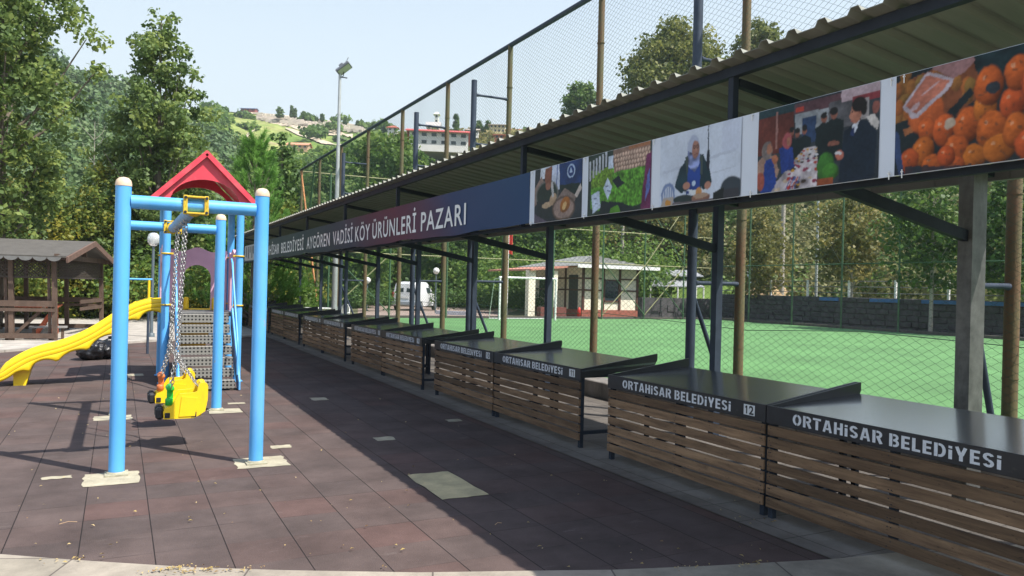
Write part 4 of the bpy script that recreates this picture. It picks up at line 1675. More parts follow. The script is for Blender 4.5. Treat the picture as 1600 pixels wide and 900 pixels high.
def toddler_swing(y, label, bar_mat, shift):
    x0, z0 = .335 + shift, .265
    o = thing("toddler_swing", label, "swing", (.56, y, z0), group=None)
    M_Y = M_YEL
    mb = MB()
    # two side walls
    for yy in (y - .15, y + .12):
        mb.prism(SEAT, (x0, yy + .03, z0), (1, 0, 0), (0, 0, 1), .03)
    # recessed two-tone panel ribs on side
    mb.prism([(.20, .03), (.34, .03), (.36, .20), (.22, .22)], (x0, y - .151, z0), (1, 0, 0), (0, 0, 1), .006)
    # bottom, back, front
    mb.bx(x0 + .07, x0 + .40, y - .119, y + .119, z0 + .02, z0 + .05, bev=.008)
    mb.prism([(.34, .05), (.40, .05), (.445, .12), (.447, .31), (.42, .342), (.39, .335), (.37, .30), (.38, .14)], (x0, y + .119, z0), (1, 0, 0), (0, 0, 1), .238)
    mb.prism([(.07, .05), (.12, .05), (.16, .14), (.14, .15), (.08, .11)], (x0, y + .119, z0), (1, 0, 0), (0, 0, 1), .238)
    mb.build("seat", M_Y, o)
    mb = MB()
    for yy in (y - .09, y + .09):
        mb.box((x0 + .035, yy, z0 + .06), (.07, .10, .11), None, 0, .02)
    for xx in (.10, .33):
        mb.box((x0 + xx, y - .152, z0 + .045), (.045, .008, .05), None, 0, .003)
    mb.build("bumper", mat("black_rubber", (.015, .015, .018), .6), o)
    mb = MB()
    mb.box((x0 + .125, y - .03, z0 + .205), (.055, .055, .15), None, 0, .015)
    mb.box((x0 + .125, y, z0 + .285), (.07, .22, .06), None, 0, .022)
    mb.lathe([(0, .13), (.034, .135), (.036, .19), (.03, .20), (.0, .2)], (x0 + .115, y - .10, z0), 14)
    mb.build("restraint_bar", bar_mat, o)
    for sg in (-1, 1):
        mb = MB()
        yy = y + sg * .135
        J = Vector((.515, y + sg * .15, .86))
        mb.chain((x0 + .13, yy, z0 + .30), J)
        mb.chain((x0 + .36, yy, z0 + .31), J)
        mb.chain(J, (.56, y + sg * .17, 2.13))
        mb.ring(J, (1, 0, 0), (0, 0, 1), .02, .02, .006, 10, 5)
        mb.ring((.56, y + sg * .17, 2.15), (1, 0, 0), (0, 0, 1), .03, .03, .007, 10, 5)
        mb.build("chain", M_STEEL, o)
    return o


toddler_swing(8.0, "yellow bucket swing with a green safety bar, nearest on the blue frame", mat("green_plastic", (.02, .42, .045), .35), 0)
toddler_swing(9.05, "yellow bucket swing with an orange safety bar, behind the nearer swing", mat("orange_plastic", (.60, .17, .05), .45), -.03)

# ------------------------------------------------------------------ play tower
tower = thing("play_tower", "play tower with red gable roof, mauve arch panels and yellow wavy slide", "play tower", (1.17, 13.3, 0))
XA, XB, YA, YB = .64, 1.70, 12.8, 13.9
for (x, y) in ((XA, YA), (XB, YA), (XA, YB), (XB, YB)):
    mb = MB()
    mb.tube((x, y, 0), (x, y, 2.80), .057, seg=20)
    mb.bx(x - .08, x + .08, y - .08, y + .08, .004, .014)
    po = mb.build("post", M_BLUE, tower)
    for z in (1.98, 1.2):
        mb = MB()
        mb.ring((x, y, z), (1, 0, 0), (0, 1, 0), .062, .062, .014, 18, 6)
        mb.box((x + (.07 if x < 1 else -.07), y, z), (.06, .03, .03), None, 0, .004)
        mb.build("clamp", M_YEL_CLAMP, po)
# roof: two gables joined by sloping sheets
roof = MB()
cx_, ez, az = (XA + XB) / 2, 2.80, 3.50
hw = .70


def gable(y, d):
    n = 16
    arch = []
    for i in range(n + 1):
        t = math.pi * i / n
        arch.append((cx_ - .50 * math.cos(t), ez - .02 + .36 * math.sin(t)))
    V = []
    outer = []
    for i in range(n + 1):
        f = i / n
        if f <= .5:
            outer.append((cx_ - hw + hw * f * 2, ez + (az - ez) * f * 2))
        else:
            outer.append((cx_ + hw * (f - .5) * 2, az - (az - ez) * (f - .5) * 2))
    fs = []
    for yy in (y, y + d):
        V += [(a, yy, b) for a, b in outer] + [(a, yy, b) for a, b in arch]
    m = n + 1
    for i in range(n):
        fs.append((i, i + 1, m + i + 1, m + i))
        o2 = 2 * m
        fs.append((o2 + i, o2 + m + i, o2 + m + i + 1, o2 + i + 1))
        fs.append((m + i, m + i + 1, o2 + m + i + 1, o2 + m + i))
        fs.append((i + 1, i, o2 + i, o2 + i + 1))
    fs += [(0, m, o2 + m, o2), (n, o2 + n, o2 + m + n, m + n)]
    roof.add(V, fs)


YG0, YG1 = 12.70, 13.95
gable(YG0 + .03, .05)
gable(YG1 - .08, .05)
for sg in (-1, 1):
    a = Vector((cx_, 0, az + .03))
    b = Vector((cx_ + sg * (hw + .05), 0, ez - .02))
    for (y0, y1, th) in ((YG0, YG1, .035),):
        P_ = [Vector((a.x, y0, a.z)), Vector((b.x, y0, b.z)), Vector((b.x, y1, b.z)), Vector((a.x, y1, a.z))]
        nrm = (P_[1] - P_[0]).cross(P_[3] - P_[0]).normalized()
        if nrm.z < 0:
            nrm = -nrm
        Q_ = [p + nrm * th for p in P_]
        roof.add(P_ + Q_, [(0, 1, 2, 3), (7, 6, 5, 4), (0, 4, 5, 1), (1, 5, 6, 2), (2, 6, 7, 3), (3, 7, 4, 0)])
    # raised rim along the front edge
    d = (b - a).normalized()
    roof.beam(a + Vector((0, YG0 - .012, .012)), b + Vector((0, YG0 - .012, .012)), .05, .075)
roof.path([(cx_, YG0 - .03, az + .055), (cx_, YG1, az + .055)], .03, 10)
roof.build("roof", M_RED, tower)
# platform
mb = MB()
mb.bx(XA + .06, XB - .06, YA - .02, YB - .03, 1.03, 1.09, bev=.005)
mb.build("platform", M_GALV, tower)


def perf_mat():
    m = bpy.data.materials.new("perforated_steel")
    m.use_nodes = True
    nt = m.node_tree
    L = nt.links
    b = nt.nodes["Principled BSDF"]
    b.inputs["Roughness"].default_value = .5
    b.inputs["Metallic"].default_value = .5
    tc = N(nt, "ShaderNodeTexCoord")
    sp = N(nt, "ShaderNodeSeparateXYZ")
    L.new(tc.outputs["Object"], sp.inputs[0])
    ad = N(nt, "ShaderNodeMath", operation='ADD')
    L.new(sp.outputs[1], ad.inputs[0])
    L.new(sp.outputs[2], ad.inputs[1])
    cb = N(nt, "ShaderNodeCombineXYZ")
    L.new(sp.outputs[0], cb.inputs[0])
    L.new(ad.outputs[0], cb.inputs[1])
    sc = N(nt, "ShaderNodeVectorMath", operation='SCALE')
    sc.inputs["Scale"].default_value = 19
    L.new(cb.outputs[0], sc.inputs[0])
    vo = N(nt, "ShaderNodeTexVoronoi", voronoi_dimensions='2D')
    vo.inputs["Scale"].default_value = 1
    vo.inputs["Randomness"].default_value = 0
    L.new(sc.outputs[0], vo.inputs[0])
    st = N(nt, "ShaderNodeMath", operation='LESS_THAN')
    st.inputs[1].default_value = .27
    L.new(vo.outputs["Distance"], st.inputs[0])
    mx = N(nt, "ShaderNodeMix", data_type='RGBA')
    L.new(st.outputs[0], mx.inputs[0])
    mx.inputs[6].default_value = (.30, .29, .26, 1)
    mx.inputs[7].default_value = (.02, .02, .02, 1)
    L.new(mx.outputs[2], b.inputs["Base Color"])
    return m


M_PERF = perf_mat()
NS = 7
SY0, SY1 = 11.75, 12.78
for i in range(NS):
    z = 1.06 * (i + 1) / (NS)
    y = SY0 + (SY1 - SY0) * i / NS
    mb = MB()
    mb.bx(.80, 1.54, y, y + .17, z - .022, z, bev=.004)
    mb.bx(.80, 1.54, y, y + .012, z - 1.06 / NS + .03, z - .023)
    mb.build("step", M_PERF, tower)
for x in (.765, 1.575):
    mb = MB()
    pr = [(SY0 - .06, 0.01), (SY0 + .18, 0.01), (SY1, .86), (SY1, 1.16), (SY1 - .10, 1.16), (SY0 - .06, .13)]
    mb.prism(pr, (x + .011, 0, 0), (0, 1, 0), (0, 0, 1), .022)
    mb.build("side_plate", M_BLUE, tower)
    mb = MB()
    xx = x + (.0 if x > 1 else 0)
    mb.path([(xx, SY0 + .05, .22), (xx, SY0 + .05, .62), (xx, SY0 + .12, .74), (xx, SY1 - .28, 1.62), (xx, SY1 - .15, 1.86), (xx, SY1 - .02, 1.93)], .0155, 8)
    mb.path([(xx, SY1 - .22, 1.20), (xx, SY1 - .22, 1.70)], .0125, 8)
    mb.build("handrail", M_BLUE, tower)
# perforated blue side panel beneath platform on left
mb = MB()
mb.bx(XA + .055, XA + .075, YA + .06, YB - .06, .12, 1.02)
for k in range(9):
    for j in range(4):
        mb.bx(XA + .052, XA + .056, YA + .16 + j * .22, YA + .20 + j * .22, .18 + k * .09, .215 + k * .09, 1)
mb.build("lower_panel", [M_BLUE, M_WHITE], tower)


def arch_panel(u0, u1, z0, ztop, hole, org, au, name, m, th=.04):
    """panel with an arched opening; u along au, wavy top"""
    c = (u0 + u1) / 2
    hwid, zh = hole
    n = 24
    # outer loop upper edge wavy sampled from left to right; inner arch
    top, arch = [], []
    for i in range(n + 1):
        f = i / n
        u = u0 + (u1 - u0) * f
        z = ztop - .05 + .035 * math.cos((f - .5) * 4 * math.pi) - .05 * (abs(f - .5) * 2) ** 4
        top.append((u, z))
        t = math.pi * f
        arch.append((c - hwid * math.cos(t), zh - .22 + .22 * math.sin(t)))
    mb = MB()
    au, w = Vector(au), Vector(au).cross(Vector((0, 0, 1)))
    org = Vector(org)
    P3 = lambda p, d: org + au * p[0] + Vector((0, 0, p[1])) + w * d
    V = []
    for d in (0, th):
        V += [P3(p, d) for p in top] + [P3(p, d) for p in arch] + [P3((u0, z0), d), P3((c - hwid, z0), d), P3((c + hwid, z0), d), P3((u1, z0), d)]
    m_ = n + 1
    T = 2 * m_ + 4
    fs = []
    for i in range(n):
        for o_, rev in ((0, 0), (T, 1)):
            f = (o_ + i, o_ + i + 1, o_ + m_ + i + 1, o_ + m_ + i)
            fs.append(f if not rev else f[::-1])
        fs.append((i, i + 1, T + i + 1, T + i))
        fs.append((m_ + i + 1, m_ + i, T + m_ + i, T + m_ + i + 1))
    for o_, rev in ((0, 0), (T, 1)):
        fs.append((o_, o_ + m_, o_ + 2 * m_ + 1, o_ + 2 * m_))
        fs.append((o_ + n, o_ + 2 * m_ + 3, o_ + 2 * m_ + 2, o_ + m_ + n))
    fs += [(0, 2 * m_, T + 2 * m_, T), (n, T + n, T + 2 * m_ + 3, 2 * m_ + 3), (m_, T + m_, T + 2 * m_ + 1, 2 * m_ + 1), (m_ + n, 2 * m_ + 2, T + 2 * m_ + 2, T + m_ + n)]
    mb.add(V, fs)
    return mb.build(name, m, tower)


arch_panel(XA + .06, XB - .06, 1.09, 2.15, (.22, 1.84), (0, YB, 0), (1, 0, 0), "arch_panel", M_MAUVE)
arch_panel(YA + .08, YB - .08, 1.09, 2.12, (.22, 1.80), (XB - .04, 0, 0), (0, 1, 0), "arch_panel", M_MAUVE)
arch_panel(YA + .08, YB - .08, 1.09, 2.15, (.26, 1.86), (XA - .04, 0, 0), (0, 1, 0), "arch_panel", M_MAUVE)
# yellow short slide leaving the back of the tower
mb = MB()
for i, (y, z) in enumerate(((13.86, 1.10), (14.2, 1.02), (14.9, .62), (15.5, .30), (15.9, .22))):
    if i:
        mb.beam((1.23, py_, pz_), (1.23, y, z), .42, .03)
        for dx in (-.22, .22):
            mb.beam((1.23 + dx, py_, pz_ + .09), (1.23 + dx, y, z + .09), .04, .2)
    py_, pz_ = y, z
mb.bx(.97, 1.05, 13.80, 13.95, 1.09, 1.30, bev=.02)
mb.bx(1.41, 1.49, 13.80, 13.95, 1.09, 1.30, bev=.02)
mb.build("rear_slide", M_YEL, tower)

# wavy slide towards the left
CT = [(.62, 1.16), (.45, 1.14), (.28, 1.08), (.10, .98), (-.10, .83), (-.30, .69), (-.52, .57), (-.74, .48), (-.95, .42), (-1.12, .35), (-1.28, .25), (-1.40, .16), (-1.48, .12)]


def cat(pts, sub=5):
    out = []
    for i in range(len(pts) - 1):
        p0, p1, p2, p3 = pts[max(i - 1, 0)], pts[i], pts[i + 1], pts[min(i + 2, len(pts) - 1)]
        for k in range(sub):
            t = k / sub
            out.append(tuple(.5 * (2 * p1[j] + (p2[j] - p0[j]) * t + (2 * p0[j] - 5 * p1[j] + 4 * p2[j] - p3[j]) * t * t + (3 * p1[j] - p0[j] - 3 * p2[j] + p3[j]) * t ** 3) for j in range(2)))
    out.append(pts[-1])
    return out


cl = cat(CT, 6)
yc, hwid = 13.22, .25
secs = []
L_ = 0
for i, (x, z) in enumerate(cl):
    if i:
        L_ += math.hypot(x - cl[i - 1][0], z - cl[i - 1][1])
    f = i / (len(cl) - 1)
    hgt = .15 - .09 * max(0, (f - .85) / .15)
    if f < .06:
        hgt *= .9
    scal = .13 * abs(math.sin(L_ * math.pi / .40)) ** .5
    lo = -.15 + scal * .8 if f < .86 else -.05
    px_, pz_ = (cl[min(i + 1, len(cl) - 1)][0] - cl[max(i - 1, 0)][0], cl[min(i + 1, len(cl) - 1)][1] - cl[max(i - 1, 0)][1])
    d = math.hypot(px_, pz_)
    nx, nz = -pz_ / d, px_ / d
    if nz < 0:
        nx, nz = -nx, -nz
    sec = []
    # closed profile (y, h) : outer near skirt, groove lines, rim, inner, bed, mirror
    half = [(-hwid - .004, lo), (-hwid - .018, lo + .025), (-hwid - .020, -.004), (-hwid - .017, .0), (-hwid - .020, .004), (-hwid - .022, .062), (-hwid - .019, .066), (-hwid - .021, .070), (-hwid - .016, hgt - .03),
            (-hwid + .002, hgt), (-hwid + .022, hgt - .004), (-hwid + .036, hgt - .03), (-hwid + .05, .03), (-hwid + .09, .0)]
    prof_ = half + [(-a, b) for a, b in half[::-1]] + [(hwid - .03, lo + .01), (hwid - .06, -.03), (-hwid + .06, -.03), (-hwid + .03, lo + .01)]
    for (a, h) in prof_:
        sec.append((x + nx * h, yc + a, z + nz * h))
    secs.append(sec)
K = len(secs[0])
V = [p for s_ in secs for p in s_]
F = []
for i in range(len(secs) - 1):
    for k in range(K):
        a, b = i * K + k, i * K + (k + 1) % K
        F.append((a, b, b + K, a + K))
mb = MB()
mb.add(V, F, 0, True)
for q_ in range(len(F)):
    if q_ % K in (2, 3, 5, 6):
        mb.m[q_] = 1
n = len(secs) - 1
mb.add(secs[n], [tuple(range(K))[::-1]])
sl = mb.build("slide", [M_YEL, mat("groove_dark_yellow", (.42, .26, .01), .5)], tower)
mb = MB()
mb.prism([(-1.31, 0.0), (-1.16, 0.0), (-1.08, .30), (-1.32, .25)], (0, yc + .14, 0), (1, 0, 0), (0, 0, 1), .28)
mb.build("foot", M_YEL, sl)
mb = MB()
mb.tube((.12, yc, 0), (.12, yc, .9), .03, seg=10)

# ------------------------------------------------------------------ lamp, bags, exercise bar, furniture
lamp = thing("globe_lamp", "short grey park lamp with a clear glass globe beyond the slide", "street lamp", (.81, 22.6, 0))
mb = MB()
mb.tube((.81, 22.6, .05), (.81, 22.6, 2.45), .045, .035, 14)
mb.lathe([(.09, .05), (.08, .14), (.05, .16)], (.81, 22.6, 0), 14)
mb.build("pole", mat("lamp_pole_grey", (.10, .13, .15), .5), lamp)
mb = MB()
mb.lathe([(.0, 2.83), (.08, 2.815), (.13, 2.77), (.155, 2.70), (.16, 2.64), (.145, 2.56), (.10, 2.50), (.06, 2.47)], (.81, 22.6, 0), 20)
gl = bpy.data.materials.new("clear_globe")
gl.use_nodes = True
gb = gl.node_tree.nodes["Principled BSDF"]
gb.inputs["Base Color"].default_value = (.85, .87, .88, 1)
gb.inputs["Roughness"].default_value = .15
gb.inputs["Transmission Weight"].default_value = .45
gb.inputs["Alpha"].default_value = .75
mb.build("globe", gl, lamp)

# rubbish bags
M_BAG = mat("black_bin_bag", (.012, .013, .016), .28, var=.3, scale=10, bump=.9, bscale=14)


def bag(loc, sx, sy, h, label, seed):
    r = np.random.RandomState(seed)
    nu, nv = 44, 22
    V, F = [], []
    ph = r.rand(8) * 6
    for j in range(nv + 1):
        t = math.pi * j / nv
        for i in range(nu):
            a = 2 * math.pi * i / nu
            k = 1 + .10 * math.sin(3 * a + ph[0]) + .07 * math.sin(5 * a + 4 * t + ph[1]) + .05 * math.sin(9 * a - 5 * t + ph[2]) + .035 * math.sin(16 * a + 9 * t + ph[3]) + .03 * math.sin(13 * t + 4 * a)
            rr = math.sin(t) ** .7 * k
            z = (1 - math.cos(t)) / 2
            if z > .9:
                rr *= .8
            V.append((loc[0] + sx * rr * math.cos(a), loc[1] + sy * rr * math.sin(a), loc[2] + h * z * (1 + .06 * math.sin(2 * a + ph[4]))))
    for j in range(nv):
        for i in range(nu):
            a, b = j * nu + i, j * nu + (i + 1) % nu
            F.append((a, b, b + nu, a + nu))
    mb = MB()
    mb.add(V, F, 0, True)
    mb.add([(loc[0] - .05, loc[1], loc[2] + h * .97), (loc[0] + .05, loc[1], loc[2] + h * .97), (loc[0] + .09, loc[1] + .02, loc[2] + h * 1.2), (loc[0] - .06, loc[1] - .02, loc[2] + h * 1.16)], [(0, 1, 2, 3)])
    return mb.build("rubbish_bag", M_BAG, label=label, cat="rubbish bag", group="black rubbish bags on the paving under the slide")


bag((-.44, 16.9, 0), .25, .26, .40, "black rubbish bag, the left one of two lying beyond the slide", 2)
bag((-.10, 17.05, 0), .24, .26, .38, "black rubbish bag, the right one of two, partly hidden by the blue post", 5)

# exercise bar
pbx = thing("pull_up_bar", "low blue exercise bar on yellow and blue legs beyond the swing frame", "exercise bar", (.4, 18, 0))
mb = MB()
mb.tube((.12, 18, 1.575), (.64, 18, 1.575), .022)
mb.build("bar", M_BLUE, pbx)
mb = MB()
mb.tube((.58, 18, 1.02), (.58, 18, 1.56), .026)
mb.tube((.58, 18, 0), (.58, 18, 1.02), .026, mi=1)
mb.build("leg", [M_YEL, M_DARK2], pbx)
mb = MB()
mb.tube((.15, 18, 0), (.15, 18, 1.56), .026)
mb.build("leg", M_BLUE, pbx)

# ------------------------------------------------------------------ timber pavilion
pav = thing("timber_pavilion", "open dark brown timber pavilion with felt roof at the left edge", "pavilion", (-1.33, 21.5, 0))
PX1, PX0, PY0, PY1 = -1.33, -6.3, 21.5, 25.9
EZ, RZ = 2.02, 2.52
ym = (PY0 + PY1) / 2


def pbeam(p0, p1, w=.09, h=.09, name="rail", m=None, par=None):
    mb = MB()
    mb.beam(p0, p1, w, h)
    return mb.build(name, m or M_PAV, par or pav)


XS = [PX1, -2.25, -3.3, -4.4, -5.4, PX0]
for x in XS:
    for yy, sg in ((PY0, 1), (PY1, -1)):
        pbeam((x, yy, .03), (x - .06, yy + sg * .0, EZ), .10, .10, "post")
        if yy == PY0:
            pbeam((x - .12, yy + .06, .03), (x - .20, yy + .06, EZ), .06, .06, "post")
for yy in (22.95, 24.4):
    for x in (PX0,):
        pbeam((x, yy, .03), (x, yy, EZ), .1, .1, "post")
for yy in (PY0, PY1):
    pbeam((PX0 - .3, yy - .02, EZ + .03), (PX1 + .25, yy - .02, EZ + .03), .06, .12, "eave_beam")
    for z, h in ((.93, .14), (.78, .08), (.16, .12)):
        pbeam((PX0, yy - .07, z), (PX1, yy - .07, z), .03, h)
pbeam((PX1 + .05, PY0 - .3, EZ + .05), (PX1 + .05, PY1 + .3, EZ + .05), .06, .13, "tie_beam")
pbeam((PX1 + .05, ym, EZ + .1), (PX1 + .05, ym, RZ - .06), .10, .08, "king_post")
for z, h in ((.93, .10), (.74, .09)):
    pbeam((PX1, 23.6, z), (PX1, PY1, z), .03, h)
pbeam((PX1 - .25, PY0 + .05, .85), (-2.2, PY0 + .05, .18), .05, .07, "diagonal")
pbeam((-3.6, PY0 + .05, .85), (-4.3, PY0 + .05, .18), .05, .07, "diagonal")
rf = MB()
for sg in (-1, 1):
    ye = ym + sg * ((PY1 - PY0) / 2 + .30)
    a = [Vector((PX0 - .5, ym, RZ)), Vector((PX1 + .28, ym, RZ)), Vector((PX1 + .28, ye, EZ + .02)), Vector((PX0 - .5, ye, EZ + .02))]
    u = [p + Vector((0, 0, .04)) for p in a]
    rf.add(a + u, [(3, 2, 1, 0), (4, 5, 6, 7), (0, 1, 5, 4), (1, 2, 6, 5), (2, 3, 7, 6), (3, 0, 4, 7)] if sg > 0 else [(0, 1, 2, 3), (7, 6, 5, 4), (0, 4, 5, 1), (1, 5, 6, 2), (2, 6, 7, 3), (3, 7, 4, 0)])
ro = rf.build("roof", mat("roof_felt", (.085, .078, .068), .9, var=.2, scale=5, bump=.4), pav)
for sg in (-1, 1):
    ye = ym + sg * ((PY1 - PY0) / 2 + .32)
    mb = MB()
    mb.beam((PX1 + .30, ym, RZ - .02), (PX1 + .30, ye, EZ - .03), .04, .14)
    mb.build("fascia", mat("fascia_timber", (.15, .09, .068), .7, var=.2), ro)
mb = MB()
x = PX0 - .4
while x < PX1 + .1:
    pr = [(.15 * math.cos(t), .10 * math.sin(t)) for t in [math.pi + math.pi * k / 8 for k in range(9)]]
    mb.prism(pr, (x, PY0 - .33, EZ + .03), (1, 0, 0), (0, 0, 1), .02)
    x += .3
mb.build("scalloped_edge", mat("felt_scallops", (.15, .15, .145), .9), ro)
# lattice screens under the eaves
mb = MB()
for (p, ax, Lx) in ((Vector((PX0, PY0, 0)), Vector((1, 0, 0)), PX1 - PX0), (Vector((PX1 - .02, PY0, 0)), Vector((0, 1, 0)), PY1 - PY0), (Vector((PX0, PY1, 0)), Vector((1, 0, 0)), PX1 - PX0)):
    k = 0
    while k * .085 < Lx:
        a = p + ax * (k * .085)
        for sg in (-1, 1):
            b = a + ax * sg * .42
            t = (b - p).dot(ax)
            if -.01 < t < Lx:
                mb.beam(a + Vector((0, 0, EZ - .02)), b + Vector((0, 0, EZ - .44)), .012 if sg > 0 else .008, .018)
        k += 1
    mb.beam(p + Vector((0, 0, EZ - .46)), p + ax * Lx + Vector((0, 0, EZ - .46)), .03, .04)
mb.build("lattice", mat("lattice_dark", (.05, .038, .030), .8), pav)

pav.rotation_euler.z = -0.21
pav.scale = (1.0, 1.0, 1.0)

tbl = thing("picnic_table", "orange red picnic table inside the timber pavilion", "table", (-1.6, 23.4, 0))
mb = MB()
mb.bx(-2.3, -1.35, 22.6, 24.4, .80, .84)
mb.build("tabletop", M_REDTABLE, tbl)
for yy in (22.85, 24.1):
    mb = MB()
    mb.beam((-1.9, yy, .04), (-1.45, yy, .80), .05, .07)
    mb.beam((-1.45, yy + .02, .04), (-1.47, yy + .02, .80), .05, .07)
    mb.build("leg", M_REDTABLE, tbl)
bn = thing("pavilion_bench", "grey timber bench with a tilted back inside the timber pavilion", "bench", (-1.7, 22, 0))
mb = MB()
mb.beam((-1.62, 21.95, .10), (-1.42, 21.95, .55), .05, .10)
mb.beam((-1.9, 21.95, .35), (-1.1, 21.95, .35), .3, .04)
mb.build("seat", mat("grey_timber", (.25, .24, .23), .8, var=.2), bn)
for xx in (-1.8, -1.2):
    mb = MB()
    mb.bx(xx - .03, xx + .03, 21.85, 22.05, .05, .33)
    mb.build("leg", M_PAV, bn)

# white garden chair and table by the fence
ct = at(497, 27)
gt = thing("garden_table", "small white plastic table behind the far stalls", "table", (ct.x, ct.y, 0))
mb = MB()
mb.bx(ct.x - .42, ct.x + .42, ct.y - .35, ct.y + .35, .70, .735, bev=.01)
mb.build("tabletop", M_WHITE, gt)
for dx in (-.33, .33):
    for dy in (-.27, .27):
        mb = MB()
        mb.tube((ct.x + dx, ct.y + dy, 0.0), (ct.x + dx * .9, ct.y + dy * .9, .70), .022, .028, 8)
        mb.build("leg", M_WHITE, gt)


def garden_chair(px, F, label, rz):
    p = at(px, F)
    o = thing("garden_chair", label, "chair", (0, 0, 0), "white plastic chairs behind the far stalls")
    mb = MB()
    mb.bx(-.22, .22, -.22, .22, .42, .45, bev=.01)
    mb.build("seat", M_WHITE, o)
    mb = MB()
    n = 9
    for k in range(n):
        a = math.pi * (k / (n - 1))
        x = -.21 * math.cos(a)
        mb.beam((x, .20 + .05 * math.sin(a), .44), (x * 1.05, .30 + .06 * math.sin(a), .70 + .20 * math.sin(a)), .035, .012)
    mb.path([(-.22, .28, .66), (-.2, .31, .80), (-.1, .36, .90), (0, .37, .93), (.1, .36, .90), (.2, .31, .80), (.22, .28, .66)], .02, 8)
    mb.build("backrest", M_WHITE, o)
    for sx in (-1, 1):
        mb = MB()
        mb.path([(sx * .24, -.18, .44), (sx * .25, -.16, .64), (sx * .25, .2, .66), (sx * .23, .28, .66)], .017, 6)
        mb.build("armrest", M_WHITE, o)
        for sy in (-1, 1):
            mb = MB()
            mb.tube((sx * .25, sy * .25, 0), (sx * .21, sy * .2, .43), .018, .024, 8)
            mb.build("leg", M_WHITE, o)
    o.location = (p.x, p.y, 0)
    o.rotation_euler.z = rz
    return o


garden_chair(515, 26.2, "white plastic garden chair beside the small white table", math.radians(-100))
garden_chair(529, 24.6, "white plastic garden chair nearer the stalls, right of the floodlight pole", math.radians(-60))

# ------------------------------------------------------------------ floodlight & poles
fl = at(523, 25.5)
flo = thing("floodlight_pole", "tall slim grey pole with a floodlight on top beyond the canopy", "floodlight", (fl.x, fl.y, 0))
TOPZ = EYE + (hor(523) - 112) * 25.5 / 1200
mb = MB()
mb.path([(fl.x, fl.y, 0), (fl.x, fl.y, 3.2), (fl.x, fl.y, 5.6), (fl.x, fl.y, TOPZ)], [.10, .085, .06, .045], 16)
mb.build("pole", mat("pale_galvanised", (.42, .44, .44), .45, metal=.3, var=.12), flo)
mb = MB()
R_ = Matrix.Rotation(math.radians(-38), 3, 'Y') @ Matrix.Rotation(math.radians(-20), 3, 'X')
R_ = Matrix.Rotation(math.radians(-27), 3, 'Z') @ R_
c0 = Vector((fl.x + .10, fl.y - .1, TOPZ + .12))
mb.box(c0, (.52, .34, .10), R_, 0, .02)
mb.box(c0 + R_ @ Vector((0, 0, -.053)), (.44, .27, .01), R_, 1)
for k in range(7):
    mb.box(c0 + R_ @ Vector((-.2 + k * .065, 0, .075)), (.012, .26, .06), R_, 0)
mb.box(c0 + R_ @ Vector((.0, 0, .16)), (.16, .12, .12), R_, 0, .02)
mb.tube(c0 + R_ @ Vector((.1, 0, .1)), c0 + R_ @ Vector((.34, 0, .26)), .014, seg=6)
mb.build("lamp_head", [mat("lamp_housing", (.12, .13, .15), .5), mat("lamp_glass", (.45, .44, .36), .2)], flo)
mb = MB()
mb.box((fl.x + .12, fl.y - .05, TOPZ - .16), (.22, .03, .03))
mb.path([(fl.x, fl.y, TOPZ - .16), (fl.x + .12, fl.y, TOPZ - .1), (fl.x + .1, fl.y - .1, TOPZ + .1)], .014, 6)
mb.build("bracket", M_DARK, flo)

for (px, F, ytop, r0, m, lb) in ((1221, 47, 240, .17, mat("concrete_pole", (.34, .31, .26), .9, var=.15), "pale concrete utility pole behind the pitch"),
                                 (1275, 42, 120, .085, mat("pale_galvanised", (.42, .44, .44), .45), "slim grey steel lighting pole just behind the far fence"),
                                 (971, 60, 330, .16, mat("concrete_pole", (.34, .31, .26), .9), "pale pole standing behind the roof of the hut")):
    p = at(px, F)
    mb = MB()
    mb.tube((p.x, p.y, -.1), (p.x, p.y, EYE + (hor(px) - ytop) * F / 1200), r0, r0 * .6, 12)
    mb.build("utility_pole", m, label=lb, cat="pole")

# ------------------------------------------------------------------ hills
SKY_PX = [-900, -300, 0, 100, 180, 250, 330, 420, 500, 560, 620, 700, 800, 900, 1000, 1150, 1300, 1600, 2000, 2600]
SKY_Y = [60, 50, 78, 108, 140, 163, 172, 176, 187, 196, 203, 206, 209, 209, 206, 190, 175, 165, 160, 150]
F0_ = [50, 50, 50, 50, 52, 55, 60, 65, 65, 62, 60, 60, 62, 60, 54, 50, 46, 42, 40, 40]
F1_ = [190, 190, 190, 195, 205, 220, 300, 340, 340, 300, 250, 220, 210, 200, 150, 120, 110, 105, 100, 100]


def hill_h(px, F):
    ys = np.interp(px, SKY_PX, SKY_Y)
    f0 = np.interp(px, SKY_PX, F0_)
    f1 = np.interp(px, SKY_PX, F1_)
    zr = EYE + (449.4 + .025 * (px - 800) - ys) * f1 / 1200
    t = (F - f0) / (f1 - f0)
    tt = np.clip(t, 0, 1)
    z = zr * (tt ** 1.12)
    z = np.where(t > 1, zr - (F - f1) * .05, z)
    bump = np.sin(px * .031 + F * .05) * np.sin(F * .083 + px * .011) * 1.0 + .5 * np.sin(px * .09 + 1) * np.sin(F * .21)
    z = z + bump * np.clip(tt * 3, 0, 1) * np.clip((1 - tt) * 6, 0.15, 1) * (F / 150)
    return np.where(t < 0, -.6, z)


